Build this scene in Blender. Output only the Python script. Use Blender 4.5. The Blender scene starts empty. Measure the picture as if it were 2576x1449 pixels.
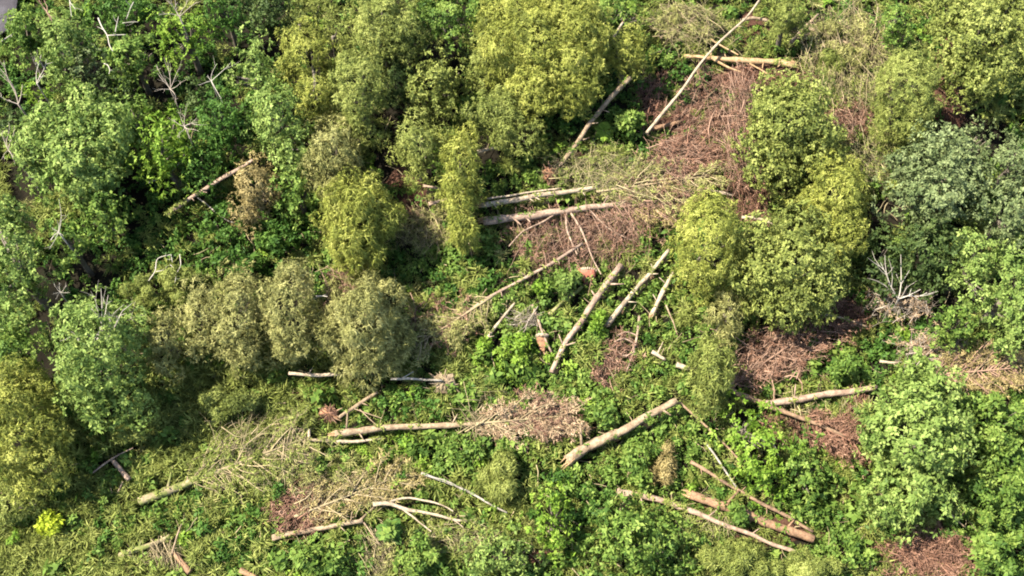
import bpy, math, random
import numpy as np
from mathutils import Vector

# ------------------------------------------------------------------ camera, sky, sun, exposure
TILT = math.radians(25.0)
HF = math.radians(25.0)                       # half the horizontal field of view
DIST = 68.6
PXM = 32.0 / 1288.0                           # metres per photo unit near the aim point
scene = bpy.context.scene
col = scene.collection
cam_data = bpy.data.cameras.new("camera")
cam = bpy.data.objects.new("camera", cam_data)
col.objects.link(cam)
cam_data.sensor_width = 36.0
cam_data.lens = 18.0 / math.tan(HF)
cam_data.clip_start = 1.0
cam_data.clip_end = 1500.0
CAM = np.array([0.0, -DIST * math.sin(TILT), DIST * math.cos(TILT)])
cam.location = CAM
cam.rotation_euler = (TILT, 0, 0)
scene.camera = cam

SUN_EL = math.radians(57.0)
SUN_AZ = math.radians(172.0)                  # direction towards the sun, counter-clockwise from +X
world = bpy.data.worlds.new("World")
scene.world = world
world.use_nodes = True
wn = world.node_tree.nodes
wl = world.node_tree.links
wn.clear()
sky = wn.new("ShaderNodeTexSky")
sky.sky_type = 'NISHITA'
sky.sun_disc = False
sky.sun_elevation = SUN_EL
sky.sun_rotation = math.radians(90.0) - SUN_AZ
bg = wn.new("ShaderNodeBackground")
bg.inputs[1].default_value = 0.105
wo = wn.new("ShaderNodeOutputWorld")
wl.new(sky.outputs[0], bg.inputs[0])
wl.new(bg.outputs[0], wo.inputs[0])
sun_data = bpy.data.lights.new("sun", 'SUN')
sun_data.energy = 4.6
sun_data.angle = math.radians(0.5)
sun_data.color = (1.0, 0.955, 0.87)
sun = bpy.data.objects.new("sun", sun_data)
col.objects.link(sun)
sd = Vector((math.cos(SUN_EL) * math.cos(SUN_AZ), math.cos(SUN_EL) * math.sin(SUN_AZ), math.sin(SUN_EL)))
sun.rotation_euler = sd.to_track_quat('Z', 'Y').to_euler()
sun.location = sd * 200
scene.view_settings.view_transform = 'Standard'
scene.view_settings.look = 'None'
scene.view_settings.gamma = 1.0
scene.view_settings.use_curve_mapping = False
scene.view_settings.exposure = 2.38
scene.render.engine = 'CYCLES'
scene.cycles.filter_width = 1.9
scene.cycles.max_bounces = 6
scene.cycles.transparent_max_bounces = 4

# ------------------------------------------------------------------ where things stand
T = math.tan(HF)
FWD = np.array([0.0, math.sin(TILT), -math.cos(TILT)])
UP = np.array([0.0, math.cos(TILT), math.sin(TILT)])


def ground_z(x, y):
    return 0.30 * np.sin(x * 0.21 + 1.0) * np.cos(y * 0.17 + 0.4) + 0.16 * np.sin(x * 0.53 + y * 0.39)


def at(px, py, off=0.0):
    """point whose height above the ground is off, surveyed from the photograph (2576 x 1449 units)"""
    px = np.asarray(px, float)
    py = np.asarray(py, float)
    off = np.asarray(off, float)
    px, py, off = np.broadcast_arrays(px, py, off)
    a = (px - 1288.0) / 1288.0 * T
    b = (724.5 - py) / 1288.0 * T
    ry = FWD[1] + UP[1] * b
    rz = FWD[2] + UP[2] * b
    z = off.copy()
    for _ in range(4):
        s = (z - CAM[2]) / rz
        x = a * s
        y = CAM[1] + ry * s
        z = ground_z(x, y) + off
    return np.stack([x, y, z], -1)


def pix(p):
    d = np.asarray(p, float) - CAM
    f = d @ FWD
    return 1288.0 + 1288.0 * d[..., 0] / f / T, 724.5 - 1288.0 * (d @ UP) / f / T


# ------------------------------------------------------------------ materials
def new_mat(name):
    m = bpy.data.materials.new(name)
    m.use_nodes = True
    n = m.node_tree.nodes
    n.clear()
    return m, n, m.node_tree.links


def leaf_mat(name, c0, c1, c2, trans=0.38, rough=0.6, spec=0.10):
    """leaf colour runs over three tints, one value per leaf; thin leaves let some light through"""
    m, n, l = new_mat(name)
    a = n.new("ShaderNodeAttribute"); a.attribute_name = "tint"
    r = n.new("ShaderNodeValToRGB")
    r.color_ramp.elements[0].color = (*c0, 1)
    r.color_ramp.elements[1].color = (*c2, 1)
    e = r.color_ramp.elements.new(0.5); e.color = (*c1, 1)
    l.new(a.outputs["Fac"], r.inputs[0])
    p = n.new("ShaderNodeBsdfPrincipled")
    p.inputs["Roughness"].default_value = rough
    p.inputs["Specular IOR Level"].default_value = spec
    t = n.new("ShaderNodeBsdfTranslucent")
    mx = n.new("ShaderNodeMixShader"); mx.inputs[0].default_value = trans
    o = n.new("ShaderNodeOutputMaterial")
    l.new(r.outputs[0], p.inputs["Base Color"])
    l.new(r.outputs[0], t.inputs["Color"])
    l.new(p.outputs[0], mx.inputs[1]); l.new(t.outputs[0], mx.inputs[2])
    l.new(mx.outputs[0], o.inputs[0])
    return m


def wood_mat(name, base, dark, scale=1.0, patch=0.46, moss=None):
    """bark: long streaks, blotches where bark has peeled, fine bump"""
    m, n, l = new_mat(name)
    g = n.new("ShaderNodeTexCoord")
    n1 = n.new("ShaderNodeTexNoise"); n1.inputs["Scale"].default_value = 2.3 * scale
    n1.inputs["Detail"].default_value = 5; n1.inputs["Roughness"].default_value = 0.65
    n2 = n.new("ShaderNodeTexNoise"); n2.inputs["Scale"].default_value = 8 * scale
    n2.inputs["Detail"].default_value = 4
    l.new(g.outputs["Object"], n1.inputs["Vector"]); l.new(g.outputs["Object"], n2.inputs["Vector"])
    r1 = n.new("ShaderNodeValToRGB")
    r1.color_ramp.elements[0].position = patch - 0.10; r1.color_ramp.elements[1].position = patch + 0.12
    r1.color_ramp.elements[0].color = (*dark, 1); r1.color_ramp.elements[1].color = (*base, 1)
    l.new(n1.outputs[0], r1.inputs[0])
    mul = n.new("ShaderNodeMixRGB"); mul.blend_type = 'MULTIPLY'; mul.inputs[0].default_value = 0.7
    r2 = n.new("ShaderNodeValToRGB")
    r2.color_ramp.elements[0].position = 0.3; r2.color_ramp.elements[1].position = 0.65
    r2.color_ramp.elements[0].color = (0.42, 0.39, 0.35, 1); r2.color_ramp.elements[1].color = (1, 1, 1, 1)
    l.new(n2.outputs[0], r2.inputs[0])
    l.new(r1.outputs[0], mul.inputs[1]); l.new(r2.outputs[0], mul.inputs[2])
    last = mul.outputs[0]
    if moss:
        n3 = n.new("ShaderNodeTexNoise"); n3.inputs["Scale"].default_value = 1.1
        n3.inputs["Detail"].default_value = 6
        r3 = n.new("ShaderNodeValToRGB")
        r3.color_ramp.elements[0].position = 0.42; r3.color_ramp.elements[1].position = 0.52
        l.new(g.outputs["Object"], n3.inputs["Vector"]); l.new(n3.outputs[0], r3.inputs[0])
        mm = n.new("ShaderNodeMixRGB"); mm.inputs[2].default_value = (*moss, 1)
        l.new(r3.outputs[0], mm.inputs[0]); l.new(last, mm.inputs[1]); last = mm.outputs[0]
    p = n.new("ShaderNodeBsdfPrincipled"); p.inputs["Roughness"].default_value = 0.85
    p.inputs["Specular IOR Level"].default_value = 0.2
    b = n.new("ShaderNodeBump"); b.inputs["Strength"].default_value = 0.6; b.inputs["Distance"].default_value = 0.05
    l.new(n2.outputs[0], b.inputs["Height"]); l.new(b.outputs[0], p.inputs["Normal"])
    l.new(last, p.inputs["Base Color"])
    o = n.new("ShaderNodeOutputMaterial"); l.new(p.outputs[0], o.inputs[0])
    return m


def twig_mat(name, c0, c1):
    m, n, l = new_mat(name)
    a = n.new("ShaderNodeAttribute"); a.attribute_name = "tint"
    r = n.new("ShaderNodeValToRGB")
    r.color_ramp.elements[0].color = (*c0, 1); r.color_ramp.elements[1].color = (*c1, 1)
    l.new(a.outputs["Fac"], r.inputs[0])
    p = n.new("ShaderNodeBsdfPrincipled"); p.inputs["Roughness"].default_value = 0.85
    p.inputs["Specular IOR Level"].default_value = 0.15
    l.new(r.outputs[0], p.inputs["Base Color"])
    o = n.new("ShaderNodeOutputMaterial"); l.new(p.outputs[0], o.inputs[0])
    return m


def ground_mat(name, stops, scale, bump):
    m, n, l = new_mat(name)
    g = n.new("ShaderNodeNewGeometry")
    n1 = n.new("ShaderNodeTexNoise"); n1.inputs["Scale"].default_value = scale
    n1.inputs["Detail"].default_value = 9; n1.inputs["Roughness"].default_value = 0.68
    l.new(g.outputs["Position"], n1.inputs["Vector"])
    r = n.new("ShaderNodeValToRGB")
    els = r.color_ramp.elements
    els[0].position, els[0].color = stops[0][0], (*stops[0][1], 1)
    els[1].position, els[1].color = stops[-1][0], (*stops[-1][1], 1)
    for q, c in stops[1:-1]:
        e = els.new(q); e.color = (*c, 1)
    l.new(n1.outputs[0], r.inputs[0])
    n2 = n.new("ShaderNodeTexNoise"); n2.inputs["Scale"].default_value = scale * 14; n2.inputs["Detail"].default_value = 5
    l.new(g.outputs["Position"], n2.inputs["Vector"])
    b = n.new("ShaderNodeBump"); b.inputs["Strength"].default_value = bump; b.inputs["Distance"].default_value = 0.08
    l.new(n2.outputs[0], b.inputs["Height"])
    p = n.new("ShaderNodeBsdfPrincipled"); p.inputs["Roughness"].default_value = 0.95
    p.inputs["Specular IOR Level"].default_value = 0.0
    l.new(r.outputs[0], p.inputs["Base Color"]); l.new(b.outputs[0], p.inputs["Normal"])
    o = n.new("ShaderNodeOutputMaterial"); l.new(p.outputs[0], o.inputs[0])
    return m


LEAF = {
    'pale':   leaf_mat("pale_leaf", (0.060, 0.096, 0.018), (0.134, 0.184, 0.038), (0.230, 0.280, 0.072)),
    'green':  leaf_mat("green_leaf", (0.036, 0.070, 0.012), (0.092, 0.144, 0.023), (0.178, 0.228, 0.046)),
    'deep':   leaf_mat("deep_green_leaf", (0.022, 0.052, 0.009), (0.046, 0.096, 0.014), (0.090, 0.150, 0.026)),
    'dark':   leaf_mat("shade_dark_leaf", (0.022, 0.038, 0.010), (0.044, 0.068, 0.017), (0.080, 0.105, 0.028)),  # trees in the dark gaps: their shade is put into the leaf colour
    'lime':   leaf_mat("lime_leaf", (0.060, 0.112, 0.010), (0.122, 0.192, 0.020), (0.195, 0.262, 0.040)),
    'lemon':  leaf_mat("lemon_leaf", (0.190, 0.230, 0.015), (0.300, 0.350, 0.025), (0.400, 0.430, 0.050)),
    'olive':  leaf_mat("olive_leaf", (0.064, 0.078, 0.018), (0.146, 0.166, 0.034), (0.250, 0.262, 0.068)),
    'yellow': leaf_mat("yellow_olive_leaf", (0.084, 0.096, 0.018), (0.190, 0.202, 0.034), (0.310, 0.305, 0.070)),
    'straw':  leaf_mat("straw_leaf", (0.090, 0.090, 0.028), (0.200, 0.192, 0.058), (0.310, 0.285, 0.105)),
    'tan':    leaf_mat("tan_dead_leaf", (0.120, 0.072, 0.038), (0.220, 0.146, 0.082), (0.320, 0.232, 0.140), 0.15),
    'needle': leaf_mat("dead_needle", (0.045, 0.022, 0.013), (0.110, 0.056, 0.033), (0.200, 0.115, 0.070), 0.1),
    'rust':   leaf_mat("rust_leaf", (0.090, 0.070, 0.024), (0.185, 0.142, 0.052), (0.285, 0.220, 0.090), 0.25),
    'grey':   leaf_mat("grey_green_leaf", (0.056, 0.076, 0.026), (0.116, 0.144, 0.052), (0.198, 0.226, 0.092)),
}
WOOD = {
    'white':  wood_mat("white_bark", (0.275, 0.215, 0.142), (0.125, 0.090, 0.055), 1.0, 0.42),
    'tan':    wood_mat("tan_bark", (0.225, 0.163, 0.098), (0.115, 0.078, 0.044)),
    'pink':   wood_mat("pinkish_bark", (0.250, 0.174, 0.118), (0.130, 0.086, 0.058)),
    'brown':  wood_mat("brown_bark", (0.195, 0.122, 0.070), (0.090, 0.056, 0.033)),
    'orange': wood_mat("orange_brown_bark", (0.200, 0.116, 0.062), (0.100, 0.058, 0.032)),
    'grey':   wood_mat("grey_bark", (0.240, 0.212, 0.165), (0.115, 0.096, 0.070)),
    'moss':   wood_mat("mossy_bark", (0.250, 0.195, 0.105), (0.110, 0.085, 0.045), 1.0, 0.45, (0.080, 0.088, 0.020)),
    'trunk':  wood_mat("standing_trunk_bark", (0.120, 0.098, 0.070), (0.060, 0.048, 0.034)),
    'split':  wood_mat("split_pale_wood", (0.300, 0.205, 0.105), (0.200, 0.112, 0.048), 2.0),
    'soil':   wood_mat("root_soil", (0.270, 0.135, 0.065), (0.120, 0.062, 0.034), 1.5, 0.5),
    'terra':  wood_mat("orange_red_wood", (0.270, 0.098, 0.056), (0.170, 0.060, 0.036), 1.5, 0.45),
}
TWIG = {
    'pink':  twig_mat("pinkish_brown_twig", (0.034, 0.019, 0.012), (0.225, 0.138, 0.090)),
    'red':   twig_mat("red_brown_twig", (0.030, 0.014, 0.009), (0.190, 0.098, 0.060)),
    'straw': twig_mat("straw_twig", (0.044, 0.035, 0.017), (0.240, 0.184, 0.098)),
    'olive': twig_mat("olive_brown_twig", (0.050, 0.044, 0.020), (0.240, 0.195, 0.098)),
    'white': twig_mat("white_weathered_twig", (0.120, 0.102, 0.078), (0.300, 0.262, 0.205)),
    'grey':  twig_mat("grey_twig", (0.105, 0.082, 0.060), (0.265, 0.215, 0.160)),
}
GROUND = ground_mat("shade_darkened_floor", [(0.30, (0.004, 0.004, 0.003)), (0.45, (0.007, 0.006, 0.004)), (0.55, (0.011, 0.009, 0.006)),
                                     (0.66, (0.008, 0.010, 0.005)), (0.78, (0.012, 0.016, 0.006))], 0.55, 0.9)  # near-black: shade of the tree gaps is put into the floor colour
SOIL = ground_mat("red_brown_litter", [(0.3, (0.020, 0.011, 0.007)), (0.5, (0.046, 0.023, 0.015)), (0.75, (0.085, 0.047, 0.030))], 1.4, 1.0)
TRACK = ground_mat("grey_stone", [(0.3, (0.032, 0.028, 0.028)), (0.55, (0.046, 0.041, 0.042)), (0.75, (0.070, 0.065, 0.067))], 0.9, 0.5)


# ------------------------------------------------------------------ mesh building
def mesh_from(name, co, faces_n, idx, mat, tint=None, smooth=False):
    """co (V,3); idx flat vertex indices; faces_n verts per face (constant)"""
    me = bpy.data.meshes.new(name)
    nf = len(idx) // faces_n
    me.vertices.add(len(co)); me.vertices.foreach_set("co", np.ascontiguousarray(co, dtype=np.float32).ravel())
    me.loops.add(len(idx)); me.loops.foreach_set("vertex_index", np.ascontiguousarray(idx, dtype=np.int32))
    me.polygons.add(nf); me.polygons.foreach_set("loop_start", np.arange(0, len(idx), faces_n, dtype=np.int32))
    if smooth:
        me.polygons.foreach_set("use_smooth", np.ones(nf, dtype=bool))
    me.update(calc_edges=True)
    if tint is not None:
        a = me.attributes.new("tint", 'FLOAT', 'FACE')
        a.data.foreach_set("value", np.ascontiguousarray(tint, dtype=np.float32))
    me.materials.append(mat)
    return me


def link(name, me, parent=None, origin=None):
    o = bpy.data.objects.new(name, me)
    col.objects.link(o)
    if origin is not None and me is not None:
        me.transform(__import__('mathutils').Matrix.Translation(-Vector(origin)))
        if parent is None:
            o.location = origin
    if parent is not None:
        o.parent = parent
    return o


def tag(o, label=None, cat=None, group=None, kind=None):
    if label: o['label'] = label
    if cat: o['category'] = cat
    if group: o['group'] = group
    if kind: o['kind'] = kind
    return o


def thing(name, loc, label, cat, group=None):
    o = bpy.data.objects.new(name, None)
    o.empty_display_size = 0.3
    col.objects.link(o)
    o.location = loc
    return tag(o, label, cat, group)


def norm(v):
    return v / np.maximum(np.linalg.norm(v, axis=-1, keepdims=True), 1e-9)


class Leaves:
    """kite-shaped leaves collected as quads"""
    def __init__(self):
        self.v, self.t, self.tri = [], [], False

    def sprays(self, rng, P, N, size, k, width, lift=(-0.2, 0.7), droop=0.15, tint=None, spread=0.35, gravity=0.0, flow=None):
        n = len(P)
        if n == 0:
            return
        size = np.broadcast_to(np.asarray(size, float), (n,))
        ref = np.where(np.abs(N[:, 2:3]) < 0.9, np.array([[0, 0, 1.0]]), np.array([[1.0, 0, 0]]))
        t1 = norm(np.cross(N, ref)); t2 = np.cross(N, t1)
        th = (np.arange(k)[None, :] * (2 * np.pi / k) + rng.uniform(0, 6.283, (n, 1)) + rng.normal(0, spread, (n, k)))
        d = t1[:, None] * np.cos(th)[..., None] + t2[:, None] * np.sin(th)[..., None] + N[:, None] * rng.uniform(*lift, (n, k))[..., None]
        if gravity:
            d = norm(d); d[..., 2] -= gravity * rng.uniform(0.5, 1.3, (n, k))
        if flow is not None:
            d = norm(d) + np.asarray(flow)
        d = norm(d)
        s = norm(np.cross(d, N[:, None] + rng.normal(0, 0.45, (n, k, 3))))
        L = size[:, None, None] * rng.uniform(0.7, 1.25, (n, k, 1))
        p = P[:, None] + rng.normal(0, 0.10, (n, k, 3)) * size[:, None, None]
        mid = p + d * L * 0.45
        W = L * width
        a = p + d * L * 0.04
        tip = p + d * L; tip[..., 2] -= droop * L[..., 0]
        if width < .13 and not self.tri:
            self.tri = not self.v
        if self.tri:
            W = W * 1.25
            q = np.stack([a + s * W + (mid - a) * .25, tip, a - s * W + (mid - a) * .25], 2)
        else:
            q = np.stack([a, mid + s * W, tip, mid - s * W], 2)
        self.v.append(q.reshape(-1, 3))
        tn = np.zeros(n) + 0.5 if tint is None else np.asarray(tint)
        self.t.append(np.clip(tn[:, None] + rng.normal(0, 0.22, (n, k)), 0, 1).ravel())

    def build(self, name, mat, parent=None, origin=None):
        v = np.concatenate(self.v); t = np.concatenate(self.t)
        return link(name, mesh_from(name, v, 3 if self.tri else 4, np.arange(len(v)), mat, t), parent, origin)


class Tubes:
    def __init__(self):
        self.v, self.f, self.t, self.n = [], [], [], 0

    def add(self, pts, rad, sides=6, tint=0.5, rough=0.0, rng=None, cap=True):
        pts = np.asarray(pts, float); m = len(pts)
        rad = np.broadcast_to(np.asarray(rad, float), (m,))
        d = np.gradient(pts, axis=0); d = norm(d)
        ref = np.array([0, 0, 1.0]) if abs(d[:, 2]).mean() < 0.8 else np.array([1.0, 0, 0])
        s = norm(np.cross(d, ref)); u = np.cross(s, d)
        ang = np.arange(sides) * 2 * np.pi / sides
        ring = s[:, None] * np.cos(ang)[None, :, None] + u[:, None] * np.sin(ang)[None, :, None]
        R = rad[:, None, None] * np.ones((m, sides, 1))
        if rough and rng is not None:
            R = R * (1 + rng.normal(0, rough, (m, sides, 1)))
        v = pts[:, None] + ring * R
        i = np.arange(m - 1)[:, None] * sides; j = np.arange(sides)[None, :]; j2 = (j + 1) % sides
        f = np.stack([i + j, i + j2, i + sides + j2, i + sides + j], -1).reshape(-1, 4) + self.n
        self.v.append(v.reshape(-1, 3)); self.f.append(f)
        self.t.append(np.full(len(f), tint))
        k0 = self.n
        self.n += m * sides
        if cap and sides % 2 == 0:
            self.v.append(np.stack([v[0].mean(0), v[-1].mean(0)]))
            ca, cb = self.n, self.n + 1
            self.n += 2
            z = k0 + (m - 1) * sides
            q = []
            for e in range(0, sides, 2):
                q.append((ca, k0 + (e + 2) % sides, k0 + e + 1, k0 + e))
                q.append((cb, z + e, z + e + 1, z + (e + 2) % sides))
            self.f.append(np.array(q)); self.t.append(np.full(len(q), tint))

    def build(self, name, mat, parent=None, origin=None, smooth=True):
        return link(name, mesh_from(name, np.concatenate(self.v), 4, np.concatenate(self.f).ravel(), mat, np.concatenate(self.t), smooth), parent, origin)


def resample(pts, n):
    pts = np.asarray(pts, float)
    s = np.r_[0, np.cumsum(np.linalg.norm(np.diff(pts, axis=0), axis=1))]
    q = np.linspace(0, s[-1], n)
    return np.stack([np.interp(q, s, pts[:, i]) for i in range(pts.shape[1])], -1)


def smooth_path(pts, n):
    p = resample(pts, n)
    for _ in range(2):
        p[1:-1] = 0.25 * p[:-2] + 0.5 * p[1:-1] + 0.25 * p[2:]
    return p


_seed = [11]


def new_rng():
    _seed[0] += 7
    return np.random.default_rng(_seed[0])

# ------------------------------------------------------------------ the setting
def build_ground():
    n = 170
    u = np.linspace(-1, 1, n)
    c = np.sign(u) * (np.abs(u) * 40 + np.abs(u) ** 6 * 320)
    X, Y = np.meshgrid(c, c)
    Z = ground_z(X, Y)
    v = np.stack([X, Y, Z], -1).reshape(-1, 3)
    i = np.arange(n - 1)[:, None] * n + np.arange(n - 1)[None, :]
    f = np.stack([i, i + 1, i + n + 1, i + n], -1).reshape(-1)
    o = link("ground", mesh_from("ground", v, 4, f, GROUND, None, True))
    tag(o, "near-black forest floor under the plants, shade put into its colour", None, None, "structure")


def patch(name, cx, cy, rx, ry, mat, lift=0.03, wob=0.18, label=None, kind="structure"):
    """an uneven low mound of soil lying on the ground"""
    rng = new_rng()
    ph = rng.uniform(0, 6.28, 4)
    rings, seg = 9, 36
    pts, zs = [], []
    for r in np.linspace(0, 1, rings):
        for k in range(seg):
            a = 2 * np.pi * k / seg
            w = 1 + wob * (np.sin(2 * a + ph[0]) * .5 + np.sin(3 * a + ph[1]) * .6 + np.sin(5 * a + ph[2]) * .4)
            pts.append((cx + rx * r * w * math.cos(a), cy + ry * r * w * math.sin(a)))
            zs.append(lift + 0.10 * (1 - r * r) + (rng.uniform(-.03, .05) if r < 1 else -0.08))
    pts = np.array(pts)
    v = at(pts[:, 0], pts[:, 1], np.array(zs))
    f = []
    for r in range(rings - 1):
        for k in range(seg):
            k2 = (k + 1) % seg
            f += [r * seg + k, (r + 1) * seg + k, (r + 1) * seg + k2, r * seg + k2]
    o = link(name, mesh_from(name, v, 4, np.array(f), mat, None, True))
    tag(o, label, None, None, kind)


# ------------------------------------------------------------------ standing trees and bushes
STYLE = {   # leaf length, width share, leaves a spray, sprays per m2, mass radius px, upright lift, droop, gravity, bump height m, bump radius m
    'broad':   dict(size=.225, w=.25, k=6, den=30, blob=24, lift=(-.25, .75), droop=.12, grav=0.0, amp=.58, lr=.6),
    'big':     dict(size=.27, w=.26, k=6, den=21, blob=22, lift=(-.2, .8), droop=.2, grav=0.1, amp=.68, lr=.7),
    'fine':    dict(size=.205, w=.125, k=6, den=60, blob=19, lift=(.0, 1.1), droop=.15, grav=0.5, amp=.42, lr=.5),
    'hang':    dict(size=.30, w=.085, k=6, den=56, blob=20, lift=(0.0, 1.0), droop=.3, grav=0.95, amp=.40, lr=.5),
    'bush':    dict(size=.30, w=.26, k=6, den=13, blob=17, lift=(-.2, .8), droop=.12, grav=0.0),
}
ellipses = []                       # crowns in plan, used to thin the undergrowth they hide


def crown_points(rng, cx, cy, rx, ry, blob, fill, wob):
    ph = rng.uniform(0, 6.28, 3)
    n = max(4, int(rx * ry / (blob * blob) * fill))
    out = []
    tries = 0
    while len(out) < n and tries < n * 40:
        tries += 1
        a = rng.uniform(0, 6.283); r = math.sqrt(rng.uniform(0, 1))
        lim = 1 + wob * (math.sin(2 * a + ph[0]) * .4 + math.sin(3 * a + ph[1]) * .5 + math.sin(5 * a + ph[2]) * .45)
        x, y = r * lim * math.cos(a), r * lim * math.sin(a)
        if all((x - q[0]) ** 2 * rx * rx + (y - q[1]) ** 2 * ry * ry > (blob * .62) ** 2 for q in out) or tries % 25 == 0:
            out.append((x, y, min(1.0, math.hypot(x, y))))
    return out


def crown_shell(rng, L, ex, ey, erx, ery, h, S, dens, wob, flow):
    """one leafy crown: a lumpy upright egg of leaf masses whose outline, seen from the drone, is the one surveyed"""
    phi = TILT + math.atan((724.5 - ey) / 1288.0 * T)
    depth = float((at(ex, ey, h) - CAM) @ FWD)
    px = PXM * depth / DIST
    a = max(erx * px - .35 * S['amp'], .3); r = max(ery * px - .35 * S['amp'], .3)
    c = min(max(math.sqrt(max(r * r - (a * math.cos(phi)) ** 2, 0)) / math.sin(phi), .8 * a), 2.0 * a + .4)
    b = max(math.sqrt(max(r * r - (c * math.sin(phi)) ** 2, 0)) / math.cos(phi), .55 * a)
    k = .85 if ex < 700 and ey < 980 else .64
    hc = min(max(h * k, c * .9 + .3), c + 1.9)
    hc = max(hc, h * .5)
    C = at(ex, ey, hc)
    ax = np.array([a, b, c])
    g = (a * b * c) ** (2 / 3)
    lr = min(S['lr'], .6 * a)
    K = int(max(8, 11 * g / (lr * lr) * .62))
    m = norm(rng.normal(0, 1, (K, 3))); m[:, 2] = np.where(m[:, 2] < -.6, -m[:, 2], m[:, 2])
    ph = rng.uniform(0, 6.28, 4)
    def swell(d):           # slow unevenness of the outline
        t = np.arctan2(d[:, 1] * .6 + d[:, 2], d[:, 0])
        return 1 + wob * .45 * (np.sin(2 * t + ph[0]) * .4 + np.sin(3 * t + ph[1]) * .6 + np.sin(5 * t + ph[2]) * .6)
    Q = m * ax * swell(m)[:, None] * rng.uniform(.86, 1.06, (K, 1))
    amp = S['amp'] * rng.choice([.1, .6, 1.1, 2.1], K) * rng.uniform(.8, 1.2, K)
    lt = rng.normal(0, .2, K)
    n = int(S['den'] * dens * 12.5 * g * .72)
    d = norm(rng.normal(0, 1, (int(n * 1.35), 3))); d = d[(d[:, 2] > -.55) & ((d[:, 2] > -.1) | (d[:, 1] < .35))][:n]
    n = len(d)
    p = d * ax * swell(d)[:, None]
    nr = norm(d / ax)
    D = np.linalg.norm(p[:, None] - Q[None], axis=2) / lr
    W = np.sqrt(np.maximum(0, 1 - D * D)) * amp[None]
    j = W.argmax(1); bump = W[np.arange(n), j]
    j2 = D.argmin(1)
    off = (p - Q[j2]) / lr
    N = norm(nr * .9 + off * .9 + rng.normal(0, .25, (n, 3)))
    dep = rng.uniform(0, 1, n) ** 2.2
    P = C + p * (.90 - .30 * dep[:, None]) + nr * (bump - .25 * S['amp'])[:, None]
    P[:, 2] = np.maximum(P[:, 2], ground_z(P[:, 0], P[:, 1]) + .2)
    slow = .10 * np.sin(p[:, 0] * 1.3 + ph[3]) * np.cos(p[:, 2] * 1.1 + p[:, 1] + ph[0])
    L.sprays(rng, P, N, S['size'] * rng.uniform(.7, 1.25, n), S['k'], S['w'], S['lift'], S['droop'], .5 + lt[j2] + slow, gravity=S['grav'], flow=flow)
    return [C + q * .85 for q in Q[:: max(1, K // 7)]]


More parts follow.
